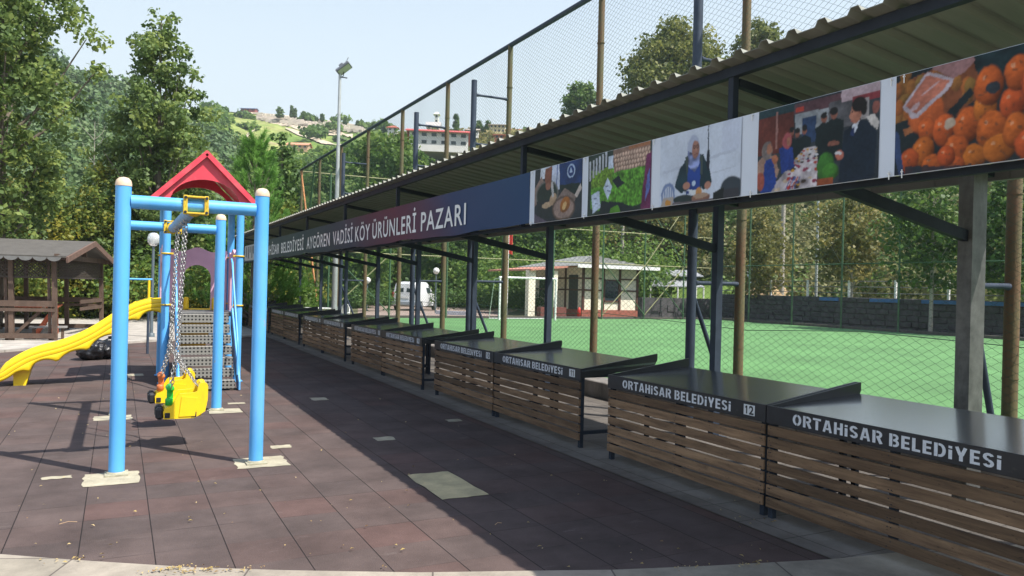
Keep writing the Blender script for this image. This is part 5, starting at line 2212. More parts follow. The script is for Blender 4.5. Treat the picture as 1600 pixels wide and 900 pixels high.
pxs = np.concatenate([np.arange(-900, -100, 40), np.arange(-100, 1700, 12), np.arange(1700, 2640, 40)])
Fs = np.concatenate([np.arange(38, 120, 3.0), np.arange(120, 400, 5.0), np.arange(400, 900, 40)])
PX, FF = np.meshgrid(pxs, Fs)
HZ = hill_h(PX, FF)
RR = (PX - 800) / 1200
V = np.stack([FF * (RR * CS + SN), FF * (-RR * SN + CS), HZ], -1).reshape(-1, 3)
w = len(pxs)
i, j = np.meshgrid(np.arange(w - 1), np.arange(len(Fs) - 1))
a = (j * w + i).ravel()
F = np.stack([a, a + 1, a + w + 1, a + w], 1)


def hill_mat():
    m = bpy.data.materials.new("hillside_meadow")
    m.use_nodes = True
    nt = m.node_tree
    L = nt.links
    b = nt.nodes["Principled BSDF"]
    b.inputs["Roughness"].default_value = .95
    b.inputs["Specular IOR Level"].default_value = .1
    tc = N(nt, "ShaderNodeTexCoord")
    n1 = N(nt, "ShaderNodeTexNoise")
    n1.inputs["Scale"].default_value = .022
    n1.inputs["Detail"].default_value = 9
    n1.inputs["Roughness"].default_value = .62
    n1.inputs["Distortion"].default_value = .6
    L.new(tc.outputs["Object"], n1.inputs[0])
    cr = N(nt, "ShaderNodeValToRGB")
    e = cr.color_ramp.elements
    e[0].position, e[0].color = .34, (.085, .14, .035, 1)
    e[1].position, e[1].color = .72, (.34, .27, .17, 1)
    for p, c in ((.45, (.14, .21, .05, 1)), (.53, (.22, .27, .075, 1)), (.62, (.30, .29, .12, 1))):
        k = e.new(p)
        k.color = c
    L.new(n1.outputs[0], cr.inputs[0])
    n2 = N(nt, "ShaderNodeTexNoise")
    n2.inputs["Scale"].default_value = .35
    n2.inputs["Detail"].default_value = 8
    n2.inputs["Roughness"].default_value = .75
    L.new(tc.outputs["Object"], n2.inputs[0])
    mr = N(nt, "ShaderNodeMapRange")
    mr.inputs[1].default_value = .3
    mr.inputs[2].default_value = .7
    mr.inputs[3].default_value = .55
    mr.inputs[4].default_value = 1.35
    L.new(n2.outputs[0], mr.inputs[0])
    v1 = N(nt, "ShaderNodeVectorMath", operation='SCALE')
    L.new(cr.outputs[0], v1.inputs[0])
    L.new(mr.outputs[0], v1.inputs["Scale"])
    L.new(v1.outputs[0], b.inputs["Base Color"])
    return m


np_mesh("hills", V, F, hill_mat(), smooth=True, kind="structure")


def hit(px, y):
    """first point of the hill seen at pixel (px,y)"""
    F = 60.0
    while F < 420:
        z = float(hill_h(np.float64(px), np.float64(F)))
        if z >= EYE + (hor(px) - y) * F / 1200:
            return at(px, F, z=z), F
        F += .5
    f1 = float(np.interp(px, SKY_PX, F1_))
    return at(px, f1, z=float(hill_h(np.float64(px), np.float64(f1)))), f1


# dirt tracks and terraces draped on the middle hill
def track(name, pts, width, m):
    mb = MB()
    prev = None
    vs = []
    pp = []
    for k in range(len(pts) - 1):
        for t in range(8):
            f = t / 8
            pp.append((pts[k][0] + (pts[k + 1][0] - pts[k][0]) * f, pts[k][1] + (pts[k + 1][1] - pts[k][1]) * f))
    pp.append(pts[-1])
    for (x, y) in pp:
        _, F = hit(x, y)
        for dF in (-width, width):
            h = float(hill_h(np.float64(x), np.float64(F + dF)))
            vs.append(at(x, F + dF, z=h + .35))
    n = len(pp)
    mb.add(vs, [(2 * i, 2 * i + 1, 2 * i + 3, 2 * i + 2) for i in range(n - 1)])
    return mb.build(name, m, kind="structure")


M_TRACK = mat("pale_dirt", (.46, .38, .28), .95, var=.2, scale=.3)
M_FIELD = mat("green_meadow", (.14, .24, .05), .95, var=.2, scale=.2)
track("dirt_road", [(395, 183), (440, 193), (500, 205), (545, 213)], 4, M_TRACK)
track("dirt_track", [(440, 200), (470, 212), (500, 222), (530, 228)], 2.2, M_TRACK)
track("dirt_track", [(372, 225), (380, 212), (392, 203)], 2.0, M_TRACK)
track("meadow", [(455, 188), (500, 194), (560, 205)], 6, M_FIELD)
track("dirt_track", [(345, 173), (400, 177), (470, 184), (520, 191), (560, 198)], 3.0, M_TRACK)

# ------------------------------------------------------------------ foliage
def leaf_cloud(rs, centers, radii, counts, size, flat=.75, up=.5, aspect=1.0):
    """leaf quads gathered in clumps"""
    C = np.repeat(centers, counts, axis=0)
    Rr = np.repeat(radii, counts)
    n = len(C)
    d = rs.normal(size=(n, 3))
    d /= np.linalg.norm(d, axis=1)[:, None]
    rad = (rs.rand(n) ** .45)
    off = d * rad[:, None] * Rr[:, None]
    off[:, 2] *= flat
    P = C + off
    nr = d * .7 + rs.normal(size=(n, 3)) * .75
    nr[:, 2] += up
    nr /= np.linalg.norm(nr, axis=1)[:, None]
    t = rs.normal(size=(n, 3))
    t -= nr * (t * nr).sum(1)[:, None]
    t /= np.linalg.norm(t, axis=1)[:, None]
    b = np.cross(nr, t)
    s = size * rs.uniform(.6, 1.35, n)[:, None]
    V = np.stack([P - t * s * .5 * aspect, P - b * s * .38 + nr * s * .06, P + t * s * .5 * aspect, P + b * s * .38 + nr * s * .06], 1).reshape(-1, 3)
    F = np.arange(n * 4).reshape(n, 4)
    # tint: clump based + per leaf
    ct = np.repeat(rs.rand(len(centers)), counts)
    tint = np.clip(.55 * ct + .45 * rs.rand(n), 0, 1)
    return V, F, tint


def tree(name, label, base, height, crown_lo, prof, n_clump, leaf, per, lm, trunk_r=.12, bark=None, clump_r=.13, seed=1, group=None, cat="tree", lean=(0, 0), irr=.25, up=.5, limbs=14, aspect=1.0):
    """prof: list of (t, radius) over the crown from bottom to top"""
    rs = np.random.RandomState(seed)
    o = thing(name, label, cat, tuple(base), group)
    bx_, by_, bz_ = base
    lo, hi = bz_ + crown_lo, bz_ + height
    tt, rr = zip(*prof)
    ts = []
    w = np.interp(np.linspace(0, 1, 60), tt, rr)
    cdf = np.cumsum(w ** 1.6 + .02)
    cdf /= cdf[-1]
    t = np.interp(rs.rand(n_clump), cdf, np.linspace(0, 1, 60))
    R = np.interp(t, tt, rr)
    a = rs.rand(n_clump) * 2 * math.pi
    lobes = 1 + irr * np.sin(3 * a + seed) * np.sin(t * 9 + seed) + irr * .6 * np.sin(5 * a + 14 * t)
    rad = R * (rs.rand(n_clump) ** .55) * lobes
    C = np.stack([bx_ + lean[0] * t + rad * np.cos(a), by_ + lean[1] * t + rad * np.sin(a), lo + t * (hi - lo)], 1)
    cr = clump_r * max(rr) * rs.uniform(.6, 1.5, n_clump) + leaf * .8
    cnt = np.maximum(6, (per * (cr / cr.mean()) ** 2)).astype(int)
    V, F, tint = leaf_cloud(rs, C, cr, cnt, leaf, up=up, aspect=aspect)
    # trunk + limbs
    mb = MB()
    H = hi - bz_
    mid = [(bx_, by_, bz_ - .1), (bx_ + lean[0] * .15 + .04 * H * .1, by_, bz_ + H * .3), (bx_ + lean[0] * .45, by_ + lean[1] * .45, bz_ + H * .6), (bx_ + lean[0] * .9, by_ + lean[1] * .9, bz_ + H * .93)]
    mb.path(mid, [trunk_r, trunk_r * .8, trunk_r * .5, trunk_r * .12], 9)
    idx = rs.choice(n_clump, min(limbs, n_clump), replace=False)
    for k in idx:
        c = C[k]
        z0 = bz_ + (c[2] - bz_) * .62
        f = (z0 - bz_) / H
        x0 = np.interp(f, [0, .3, .6, .93], [m_[0] for m_ in mid])
        y0 = np.interp(f, [0, .3, .6, .93], [m_[1] for m_ in mid])
        q1 = ((x0 + c[0]) / 2, (y0 + c[1]) / 2, z0 + (c[2] - z0) * .38)
        r0 = trunk_r * .42 * (1 - f * .6)
        mb.path([(x0, y0, z0), q1, tuple(c)], [r0, r0 * .6, r0 * .2], 6)
    mb.build("trunk", bark or M_BARK, o)
    np_mesh("crown", V, F, lm, o, tint=tint)
    return o


LM_POP = leaf_mat("poplar_leaves", (0.067, 0.114, 0.037), (0.152, 0.227, 0.063), (0.322, 0.372, 0.093), .45)
LM_DARK = leaf_mat("dark_leaves", (0.048, 0.094, 0.029), (0.097, 0.176, 0.043), (0.201, 0.281, 0.064), .45)
LM_GREEN = leaf_mat("fresh_leaves", (0.055, 0.119, 0.023), (0.116, 0.204, 0.036), (0.227, 0.315, 0.058), .45)
LM_YEL = leaf_mat("yellowing_leaves", (0.063, 0.119, 0.028), (0.154, 0.208, 0.041), (0.418, 0.348, 0.048), .45)
LM_OLIVE = leaf_mat("olive_leaves", (0.103, 0.110, 0.033), (0.197, 0.197, 0.058), (0.356, 0.290, 0.097), .45)
LM_PINE = leaf_mat("pine_needles", (0.053, 0.140, 0.026), (0.132, 0.290, 0.053), (0.263, 0.474, 0.097), 0.35)
LM_BRIGHT = leaf_mat("hedge_leaves", (.040, .090, .020), (.085, .160, .030), (.15, .22, .05), .3)
LM_HILL = leaf_mat("hazy_hill_leaves", (.050, .100, .034), (.092, .155, .052), (.150, .210, .075), .25)
LM_WILLOW = leaf_mat("willow_leaves", (0.074, 0.102, 0.027), (0.155, 0.184, 0.046), (0.277, 0.272, 0.072), .45)


def tree_px(name, label, px, F, ytop, ylo, prof_px, **kw):
    """prof in photo pixels of radius"""
    gz = max(0.0, float(hill_h(np.float64(px), np.float64(F)))) if F > 45 else 0.0
    p = at(px, F, z=gz)
    ht = EYE + (hor(px) - ytop) * F / 1200 - gz
    lo = EYE + (hor(px) - ylo) * F / 1200 - gz
    prof = [(t, r * F / 1200) for t, r in prof_px]
    return tree(name, label, tuple(p), ht, max(lo, .05), prof, **kw)


tree_px("poplar_tree", "big poplar filling the top left corner, its branches reaching right over the sky", -8, 22, -160, 400,
        [(0, 74), (.3, 90), (.55, 112), (.8, 110), (1, 40)], n_clump=430, leaf=.15, per=52, lm=LM_POP, trunk_r=.22, seed=3, clump_r=.13, irr=.32, limbs=30)
tree_px("poplar_tree", "tall pointed poplar against the sky behind the red gable roof", 242, 31, -12, 420,
        [(0, 66), (.2, 74), (.45, 72), (.62, 62), (.8, 42), (.92, 20), (1, 5)], n_clump=400, leaf=.18, per=50, lm=LM_POP, trunk_r=.17, seed=11, clump_r=.13, irr=.34, limbs=26)
tree_px("poplar_tree", "small dark poplar between the pine and the corner of the tall fence", 436, 44, 205, 420,
        [(0, 34), (.4, 40), (.75, 26), (1, 6)], n_clump=170, leaf=.26, per=38, lm=LM_DARK, trunk_r=.12, seed=15, clump_r=.18)
NEARS = [
    ("broadleaf_tree", "green tree directly behind the roof of the timber pavilion", 60, 29, 250, 480, 85, LM_YEL, 21, .15),
    ("broadleaf_tree", "yellowing tree between the pavilion and the left blue swing post", 150, 30, 262, 500, 66, LM_YEL, 22, .14),
    ("broadleaf_tree", "olive tree behind the left edge of the pavilion roof", -30, 28, 240, 480, 80, LM_OLIVE, 23, .15),
    ("broadleaf_tree", "dark tree behind the swing posts, below the pointed poplar", 215, 34, 225, 510, 62, LM_DARK, 24, .19),
    ("broadleaf_tree", "leafy tree seen through the mauve arch of the play tower", 305, 35, 262, 520, 56, LM_GREEN, 25, .19),
    ("broadleaf_tree", "yellow green bush-like tree left of the tall fence corner, above the far stalls", 440, 37, 315, 500, 48, LM_YEL, 27, .2),
    ("broadleaf_tree", "green tree behind the far end of the canopy, right of the pine", 395, 40, 300, 500, 55, LM_GREEN, 28, .2),
]
for (nm, lb, px, F, yt, yl, rp, lm, sd, lf) in NEARS:
    tree_px(nm, lb, px, F, yt, yl, [(0, rp * .8), (.3, rp), (.6, rp * .85), (.85, rp * .5), (1, rp * .15)], n_clump=230, leaf=lf, per=55, lm=lm, trunk_r=.12, seed=sd, clump_r=.2, irr=.3, limbs=16)

# distant individual trees
FARS = [
    ("broadleaf_tree", "large round green tree behind the fence corner", 598, 66, 204, 400, 86, LM_GREEN, 31, .36, 480, 70),
    ("broadleaf_tree", "dark tree left of the large round tree, behind the end fence", 515, 60, 238, 420, 55, LM_DARK, 32, .33, 240, 60),
    ("broadleaf_tree", "green tree standing behind the roof of the hut", 860, 66, 290, 450, 85, LM_GREEN, 33, .36, 300, 60),
    ("broadleaf_tree", "bright green tree above the white van", 690, 62, 300, 460, 85, LM_GREEN, 34, .34, 300, 60),
    ("broadleaf_tree", "green tree between the van and the hut", 775, 70, 310, 460, 70, LM_DARK, 35, .38, 240, 60),
    ("broadleaf_tree", "green tree behind the white plastic chairs", 545, 52, 330, 470, 55, LM_GREEN, 36, .3, 220, 60),
    ("broadleaf_tree", "olive tree right of the hut", 1045, 64, 300, 450, 80, LM_OLIVE, 37, .36, 260, 60),
    ("willow_tree", "large rounded pale green tree rising high above the canopy roof", 1050, 78, 34, 250, 88, LM_WILLOW, 38, .36, 620, 80),
    ("willow_tree", "loose pale green tree right of the large rounded one, behind a fence post", 1175, 84, 28, 230, 52, LM_WILLOW, 39, .40, 300, 50),
    ("broadleaf_tree", "small round tree alone against the sky left of the large rounded tree", 903, 110, 126, 200, 31, LM_DARK, 40, .5, 130, 40),
]
for (nm, lb, px, F, yt, yl, rp, lm, sd, lf, nc, per) in FARS:
    tree_px(nm, lb, px, F, yt, yl, [(0, rp * .72), (.25, rp * .97), (.5, rp), (.75, rp * .8), (.92, rp * .45), (1, rp * .15)], n_clump=nc, leaf=lf, per=per, lm=lm, trunk_r=.25, seed=sd, clump_r=.17, irr=.14 if 'round' in lb else .25, limbs=14)
# row of slender trees in front of the stone wall
for k, (px, F, yt, yl, rp, lm, lb) in enumerate(((1455, 33, 230, 440, 70, LM_DARK, "dark slim young tree before the stone wall, left of the galvanised post"),
                                                 (1330, 39, 290, 430, 55, LM_OLIVE, "olive young tree before the stone wall, right of the steel lighting pole"),
                                                 (1575, 31, 250, 450, 60, LM_DARK, "dark young tree at the right edge of the picture beyond the pitch"),
                                                 (1185, 44, 320, 455, 45, LM_OLIVE, "thin olive tree beyond the corner of the pitch"))):
    tree_px("young_tree", lb, px, F, yt, yl, [(0, rp * .6), (.3, rp), (.6, rp * .9), (1, rp * .3)], n_clump=150, leaf=.20, per=36, lm=lm, trunk_r=.09, bark=M_BARK_L, seed=60 + k, clump_r=.22, irr=.3)

# pine with upright shoots
pp = at(395, 27)
pine = thing("pine_tree", "bright green pine with upright candle shoots behind the red roof", "tree", (pp.x, pp.y, 0))
rs = np.random.RandomState(5)
PH = EYE + (hor(395) - 222) * 27 / 1200
mb = MB()
mb.tube((pp.x, pp.y, 0), (pp.x, pp.y, PH * .9), .11, .03, 9)
Vn, tn = [], []
for k in range(430):
    t = rs.rand() ** .8
    z = .6 + (PH - .6) * t
    R = 1.75 * (1 - t) ** .75 + .08
    a = rs.rand() * 2 * math.pi
    rr_ = R * rs.uniform(.45, 1.0)
    tip = Vector((pp.x + rr_ * math.cos(a), pp.y + rr_ * math.sin(a), z))
    st = Vector((pp.x + .15 * math.cos(a), pp.y + .15 * math.sin(a), max(.3, z - .35 - rr_ * .25)))
    if k % 4 == 0:
        mb.path([tuple(st), tuple(st.lerp(tip, .6) + Vector((0, 0, -.08))), tuple(tip)], [.02, .014, .006], 5)
    dr = Vector((math.cos(a) * .55, math.sin(a) * .55, 1.0)).normalized()
    nn = 75
    L_ = rs.uniform(.28, .55)
    f = rs.rand(nn)
    base = np.array(tip)[None, :] + np.array(dr)[None, :] * (f * L_)[:, None]
    dd = rs.normal(size=(nn, 3)) * .55 + np.array(dr)[None, :] * 1.0
    dd /= np.linalg.norm(dd, axis=1)[:, None]
    sd_ = np.cross(dd, rs.normal(size=(nn, 3)))
    sd_ /= np.linalg.norm(sd_, axis=1)[:, None]
    ln = rs.uniform(.12, .2, nn)[:, None]
    Vn.append(np.stack([base - sd_ * .007, base + sd_ * .007, base + dd * ln + sd_ * .004, base + dd * ln - sd_ * .004], 1).reshape(-1, 3))
    tn.append(np.clip(rs.rand() * .5 + f * .5, 0, 1))
mb.build("trunk", M_BARK, pine)
Vn = np.concatenate(Vn)
np_mesh("crown", Vn, np.arange(len(Vn)).reshape(-1, 4), LM_PINE, pine, tint=np.concatenate(tn))


# far wood on the hills and undergrowth : uncountable masses
def mass(name, label, items, lm, seed, cat, per=120):
    """items: list of (x,y,z,radius,height,leafsize)"""
    rs = np.random.RandomState(seed)
    Vs, Fs, Ts = [], [], []
    off = 0
    for (x, y, z, r, h, lf) in items:
        n = int(per * rs.uniform(.8, 1.2))
        d = rs.normal(size=(n, 3))
        d[:, 2] = np.abs(d[:, 2]) * .9 - .25
        d /= np.linalg.norm(d, axis=1)[:, None]
        a = np.arctan2(d[:, 1], d[:, 0])
        k = 1 + .2 * np.sin(3 * a + x) + .15 * np.sin(5 * a + 4 * d[:, 2] + y)
        k *= rs.uniform(.72, 1.05, n)
        P = np.array([x, y, z + h * .45]) + d * np.array([r, r, h * .55]) * k[:, None]
        nr = d * .8 + rs.normal(size=(n, 3)) * .6
        nr[:, 2] += .3
        nr /= np.linalg.norm(nr, axis=1)[:, None]
        t = np.cross(nr, rs.normal(size=(n, 3)))
        t /= np.linalg.norm(t, axis=1)[:, None]
        b = np.cross(nr, t)
        s = (lf * rs.uniform(.6, 1.3, n))[:, None]
        Vs.append(np.stack([P - t * s * .5, P - b * s * .4, P + t * s * .5, P + b * s * .4], 1).reshape(-1, 3))
        Ts.append(np.clip(.5 * rs.rand() + .5 * rs.rand(n), 0, 1))
    V = np.concatenate(Vs)
    return np_mesh(name, V, np.arange(len(V)).reshape(-1, 4), lm, tint=np.concatenate(Ts), kind="stuff", label=label, cat=cat)


rs = np.random.RandomState(21)
left, mid, cen, right, right2 = [], [], [], [], []
for k in range(900):
    px = rs.uniform(-350, 345)
    F = rs.uniform(56, 205)
    z = float(hill_h(np.float64(px), np.float64(F)))
    f1 = float(np.interp(px, SKY_PX, F1_))
    if F > f1 - 3 and px > 60:
        continue
    p = at(px, F, z=z)
    # keep clear strips for pale rock and the house
    r = rs.uniform(2.0, 4.4)
    left.append((p.x, p.y, p.z - .6, r, r * rs.uniform(1.0, 1.5), max(.5, F * .0062)))
for k in range(420):
    px = rs.uniform(320, 620)
    F = rs.uniform(64, 330)
    y = hor(px) - (float(hill_h(np.float64(px), np.float64(F))) - EYE) * 1200 / F
    dens = np.interp(y, [180, 205, 232, 262, 430], [.03, .05, .16, .9, 1])
    if px > 345 and rs.rand() > dens:
        continue
    p = at(px, F, z=float(hill_h(np.float64(px), np.float64(F))))
    r = rs.uniform(1.6, 4.0)
    mid.append((p.x, p.y, p.z - .5, r, r * 1.2, max(.5, F * .0060)))
for k in range(520):
    px = rs.uniform(560, 1010)
    F = rs.uniform(62, 215)
    f1 = float(np.interp(px, SKY_PX, F1_))
    if F > f1 - 4:
        continue
    p = at(px, F, z=float(hill_h(np.float64(px), np.float64(F))))
    r = rs.uniform(2.0, 3.8)
    cen.append((p.x, p.y, p.z - .6, r, r * 1.0, max(.45, F * .0055)))
for k in range(620):
    px = rs.uniform(980, 1900)
    F = rs.uniform(46, 100)
    if px < 1180 and F < 60:
        continue
    p = at(px, F, z=float(hill_h(np.float64(px), np.float64(F))))
    r = rs.uniform(1.6, 3.4)
    (right if rs.rand() < .6 else right2).append((p.x, p.y, p.z - .5, r, r * rs.uniform(1.1, 1.7), max(.30, F * .0052)))
mass("hillside_wood", "dense green wood covering the left hillside below the small white house", left, LM_HILL, 1, "wood", 190)
mass("hillside_scrub", "scattered bushes and small trees on the open middle hill", mid, LM_GREEN, 2, "scrub", 150)
mass("plateau_wood", "olive green wood on the slope below the far buildings", cen, LM_OLIVE, 3, "wood", 230)
mass("slope_wood", "olive brown thicket on the slope behind the stone wall", right, leaf_mat("slope_leaves", (0.109, 0.127, 0.045), (0.190, 0.193, 0.075), (0.310, 0.275, 0.120), .4), 4, "wood", 420)
mass("slope_thicket", "darker green trees mixed into the slope behind the stone wall", right2, LM_DARK, 5, "wood", 420)
under = []
for k in range(330):
    px = rs.uniform(-320, 475)
    F = rs.uniform(28, 46)
    p = at(px, F, z=0)
    r = rs.uniform(.7, 1.7)
    under.append((p.x, p.y, -.1, r, r * rs.uniform(1.2, 2.4), rs.uniform(.12, .2)))
mass("undergrowth", "tangled green undergrowth behind the pavilion and the play tower", under[:200], LM_GREEN, 6, "undergrowth", 520)
mass("underbrush", "yellow green brush at the foot of the trees left of the tall fence", under[200:], LM_YEL, 7, "undergrowth", 520)
back = []
for k in range(260):
    px = rs.uniform(430, 1020)
    F = rs.uniform(53, 66)
    if 575 < px < 735 and F < 62:
        continue
    p = at(px, F, z=max(0, float(hill_h(np.float64(px), np.float64(F)))))
    r = rs.uniform(1.2, 2.6)
    back.append((p.x, p.y, p.z - .2, r, r * rs.uniform(1.5, 2.6), .27))
mass("thicket", "green thicket behind the road, the van and the hut", back, LM_GREEN, 8, "thicket", 380)

# hedges
for (pa, pb, lb, h) in ((at(548, 45), at(612, 47), "clipped green hedge left of the white van", 1.35), (at(684, 50), at(845, 49), "long clipped green hedge between the van and the hut", 1.5), (at(300, 27), at(470, 30), "low bright hedge behind the far stalls and the play tower", .5)):
    items = []
    n = int((pb - pa).length / .35)
    for k in range(n + 1):
        for row in range(2):
            c = pa.lerp(pb, k / n)
            items.append((c.x, c.y + row * .4, .0, .42, h * 1.0, .13))
    o = mass("hedge", lb, items, LM_BRIGHT, 9, "hedge", 120)
    del o["kind"]

# ------------------------------------------------------------------ buildings
def house(name, label, c, w, d, h, rh, yaw, wall_m, roof_m, wins=(3, 2), floors=1, hip=False, cat="house", over=.4):
    o = thing(name, label, cat, tuple(c))
    R = Matrix.Rotation(yaw, 3, 'Z')
    c = Vector(c)

    def T(p):
        return R @ Vector(p) + c
    mb = MB()
    mb.box(T((0, 0, h / 2 - .5)), (w, d, h + 1), R)
    if not hip:
        for sx in (-1, 1):
            x = sx * w / 2
            mb.add([T((x - .05 * sx, -d / 2, h)), T((x - .05 * sx, d / 2, h)), T((x - .05 * sx, 0, h + rh * .94))], [(0, 1, 2)])
    mb.build("wall", wall_m, o)
    mb = MB()
    ov = over
    if hip:
        k = min(w, d) / 2
        A = [(-w / 2 - ov, -d / 2 - ov, h), (w / 2 + ov, -d / 2 - ov, h), (w / 2 + ov, d / 2 + ov, h), (-w / 2 - ov, d / 2 + ov, h), (-w / 2 + k, 0, h + rh), (w / 2 - k, 0, h + rh)]
        mb.add([T(p) for p in A] + [T((p[0], p[1], p[2] - .15)) for p in A[:4]], [(0, 1, 5, 4), (1, 2, 5), (2, 3, 4, 5), (3, 0, 4), (0, 6, 7, 1), (1, 7, 8, 2), (2, 8, 9, 3), (3, 9, 6, 0), (9, 8, 7, 6)])
    else:
        sl_ = rh / (d / 2)
        for sg in (-1, 1):
            a = [(-w / 2 - ov, 0, h + rh), (w / 2 + ov, 0, h + rh), (w / 2 + ov, sg * (d / 2 + ov), h - ov * sl_), (-w / 2 - ov, sg * (d / 2 + ov), h - ov * sl_)]
            b = [(p[0], p[1], p[2] + .15) for p in a]
            mb.add([T(p) for p in a + b], [(0, 1, 2, 3), (7, 6, 5, 4), (0, 4, 5, 1), (1, 5, 6, 2), (2, 6, 7, 3), (3, 7, 4, 0)])
    mb.build("roof", roof_m, o)
    nx = wins[0]
    fh = h / floors
    for fl_ in range(floors):
        for k in range(nx):
            xx = -w / 2 + w * (k + .5) / nx
            mb = MB()
            ww, wh = min(1.1, w / nx * .5), fh * .45
            mb.box(T((xx, -d / 2 - .02, fl_ * fh + fh * .55)), (ww, .06, wh), R)
            mb.build("window", M_GLASS, o)
        for k in range(wins[1]):
            yy = -d / 2 + d * (k + .5) / wins[1]
            mb = MB()
            mb.box(T((-w / 2 - .02, yy, fl_ * fh + fh * .55)), (.06, min(1.0, d / wins[1] * .45), fh * .45), R)
            mb.build("window", M_GLASS, o)
    return o


def house_px(name, label, px, ybase, wpx, hpx, F=None, **kw):
    if F is None:
        p, F = hit(px, ybase)
    else:
        p = at(px, F, y=ybase)
    w, h = wpx * F / 1200, hpx * F / 1200
    d = kw.pop('d', w * .7)
    rh = kw.pop('rhpx', 4) * F / 1200
    yaw = kw.pop('yaw', 0) - YAW
    return house(name, label, (p.x, p.y, p.z), w, d, h, rh, yaw, kw.pop('wall', M_PLASTER), kw.pop('roof', M_TILEROOF), **kw)


house_px("house", "small white house high on the left wooded hill", 152, 139, 24, 8, rhpx=2.5, roof=mat("pale_roof", (.5, .42, .36), .8), wins=(3, 1), yaw=.15)
house_px("house", "small orange roofed house partly hidden by the pointed poplar", 206, 158, 16, 9, rhpx=4, wall=mat("ochre_wall", (.45, .30, .2), .8), wins=(2, 1))
house_px("long_house", "very long red roofed white building behind the round tree", 680, 236, 88, 22, F=150, rhpx=11, d=12, wins=(6, 2), floors=2, yaw=.10, hip=False, over=.8, cat="building",
         roof=mat("bright_red_roof", (.55, .10, .09), .7, var=.1, scale=.8))
house_px("house", "small white house with a red hip roof left of the long red roofed building", 608, 205, 15, 6, rhpx=4, F=215, hip=True, wins=(2, 1))
house_px("mosque_hall", "pinkish round topped building with a white tower above the long red roof", 721 - 50, 208, 20, 12, F=230, rhpx=6, wall=mat("pink_plaster", (.60, .42, .36), .8), roof=mat("grey_dome", (.45, .42, .4), .7), wins=(3, 1), cat="building")
house_px("tower_block", "slim white tower beside the pinkish round topped building", 676, 200, 6, 22, F=236, rhpx=5, d=2, hip=True, roof=M_PLASTER, wins=(1, 1), floors=3, cat="tower")
house_px("house", "pale yellow flat block on the skyline left of the tall fence pole", 771, 208, 24, 13, F=200, rhpx=1.2, hip=True, wall=mat("yellow_plaster", (.62, .52, .30), .8), roof=mat("pale_roof", (.5, .42, .36), .8), wins=(4, 2), floors=2)
house_px("house", "red roofed white house right of the yellow block on the skyline", 798, 210, 26, 6, F=205, rhpx=3, wins=(4, 1))
house_px("house", "low white house with a pale roof left of the yellow block", 733, 209, 18, 6, F=195, rhpx=2, roof=mat("pale_roof", (.5, .42, .36), .8), wins=(3, 1))
house_px("house", "small unfinished brick house below the yellow block", 774, 217, 14, 7, F=160, rhpx=1.5, hip=True, wall=mat("raw_brick", (.42, .17, .10), .9), wins=(2, 1))
house_px("house", "low pale house far right on the skyline beside the small round tree", 838, 210, 24, 5, F=198, rhpx=2, roof=mat("dark_slate", (.13, .13, .14), .8), wins=(3, 1))
house_px("house", "grey gabled house half hidden between the small round tree and the large rounded tree", 938, 178, 20, 12, F=108, rhpx=7, wall=mat("grey_render", (.25, .25, .26), .8), roof=mat("dark_slate", (.13, .13, .14), .8), wins=(1, 1))
house_px("long_house", "low orange roofed farm building on the middle hillside", 462, 233, 32, 6, rhpx=4.5, wall=mat("ochre_wall", (.45, .30, .2), .8), roof=mat("orange_roof", (.52, .24, .14), .8), wins=(4, 1), cat="building")
house_px("long_house", "low dark red shed on the crest of the middle hill", 383, 174, 22, 4, rhpx=2, wall=mat("maroon_wall", (.22, .07, .06), .8), roof=mat("blue_sheet_roof", (.15, .22, .35), .6), wins=(3, 1), cat="building")
# graves / stones terraces on the crest: pale stone wall blocks
mb = MB()
rs = np.random.RandomState(77)
for k in range(230):
    px = rs.uniform(395, 558)
    y = np.interp(px, [395, 560], [176, 197]) + rs.uniform(1, 12)
    p, F = hit(px, y)
    mb.box((p.x, p.y, p.z + .4), (rs.uniform(1, 4.5), 1.0, rs.uniform(.6, 1.2)), Matrix.Rotation(-YAW, 3, 'Z'))
mb.build("stone_terraces", mat("pale_stone", (.55, .48, .40), .9, var=.15), kind="stuff", label="pale stone terraces scattered over the crest of the middle hill", cat="stones")
# cypress and pines on the crest
for k, (px, yb, yt, wd, lb) in enumerate(((430, 181, 166, 11, "broad dark tree on the middle hill crest, first one right of the shed"), (449, 180, 165, 3.5, "slim cypress on the crest of the middle hill, left one of a close pair"),
                                          (454, 181, 167, 3.5, "slim cypress on the crest of the middle hill, right one of a close pair"), (468, 183, 173, 6, "small round tree on the crest just right of the cypress pair"),
                                          (533, 193, 182, 4, "small tree on the crest left of the floodlight pole"), (553, 197, 186, 7, "dark bush on the crest right of the floodlight pole"), (497, 187, 178, 3.5, "thin tree midway along the crest of the middle hill"),
                                          (742, 206, 188, 9, "dark roadside tree on the skyline left of the yellow block"), (757, 205, 189, 6, "small dark tree touching the yellow block"), (706, 206, 180, 6, "tall dark tree right of the pinkish building"), (815, 208, 200, 12, "low dark bush on the skyline right of the red roofed white house"))):
    F = 300 if px < 600 else 205
    p = at(px, F, y=yb + 2)
    tree("skyline_tree", lb, tuple(p), (yb - yt + 2) * F / 1200, .5, [(0, wd * F / 3000), (.4, wd * F / 2900), (.8, wd * F / 4600), (1, .2)], n_clump=26, leaf=.75, per=26, lm=LM_DARK, trunk_r=.3, seed=100 + k, clump_r=.25, limbs=3)

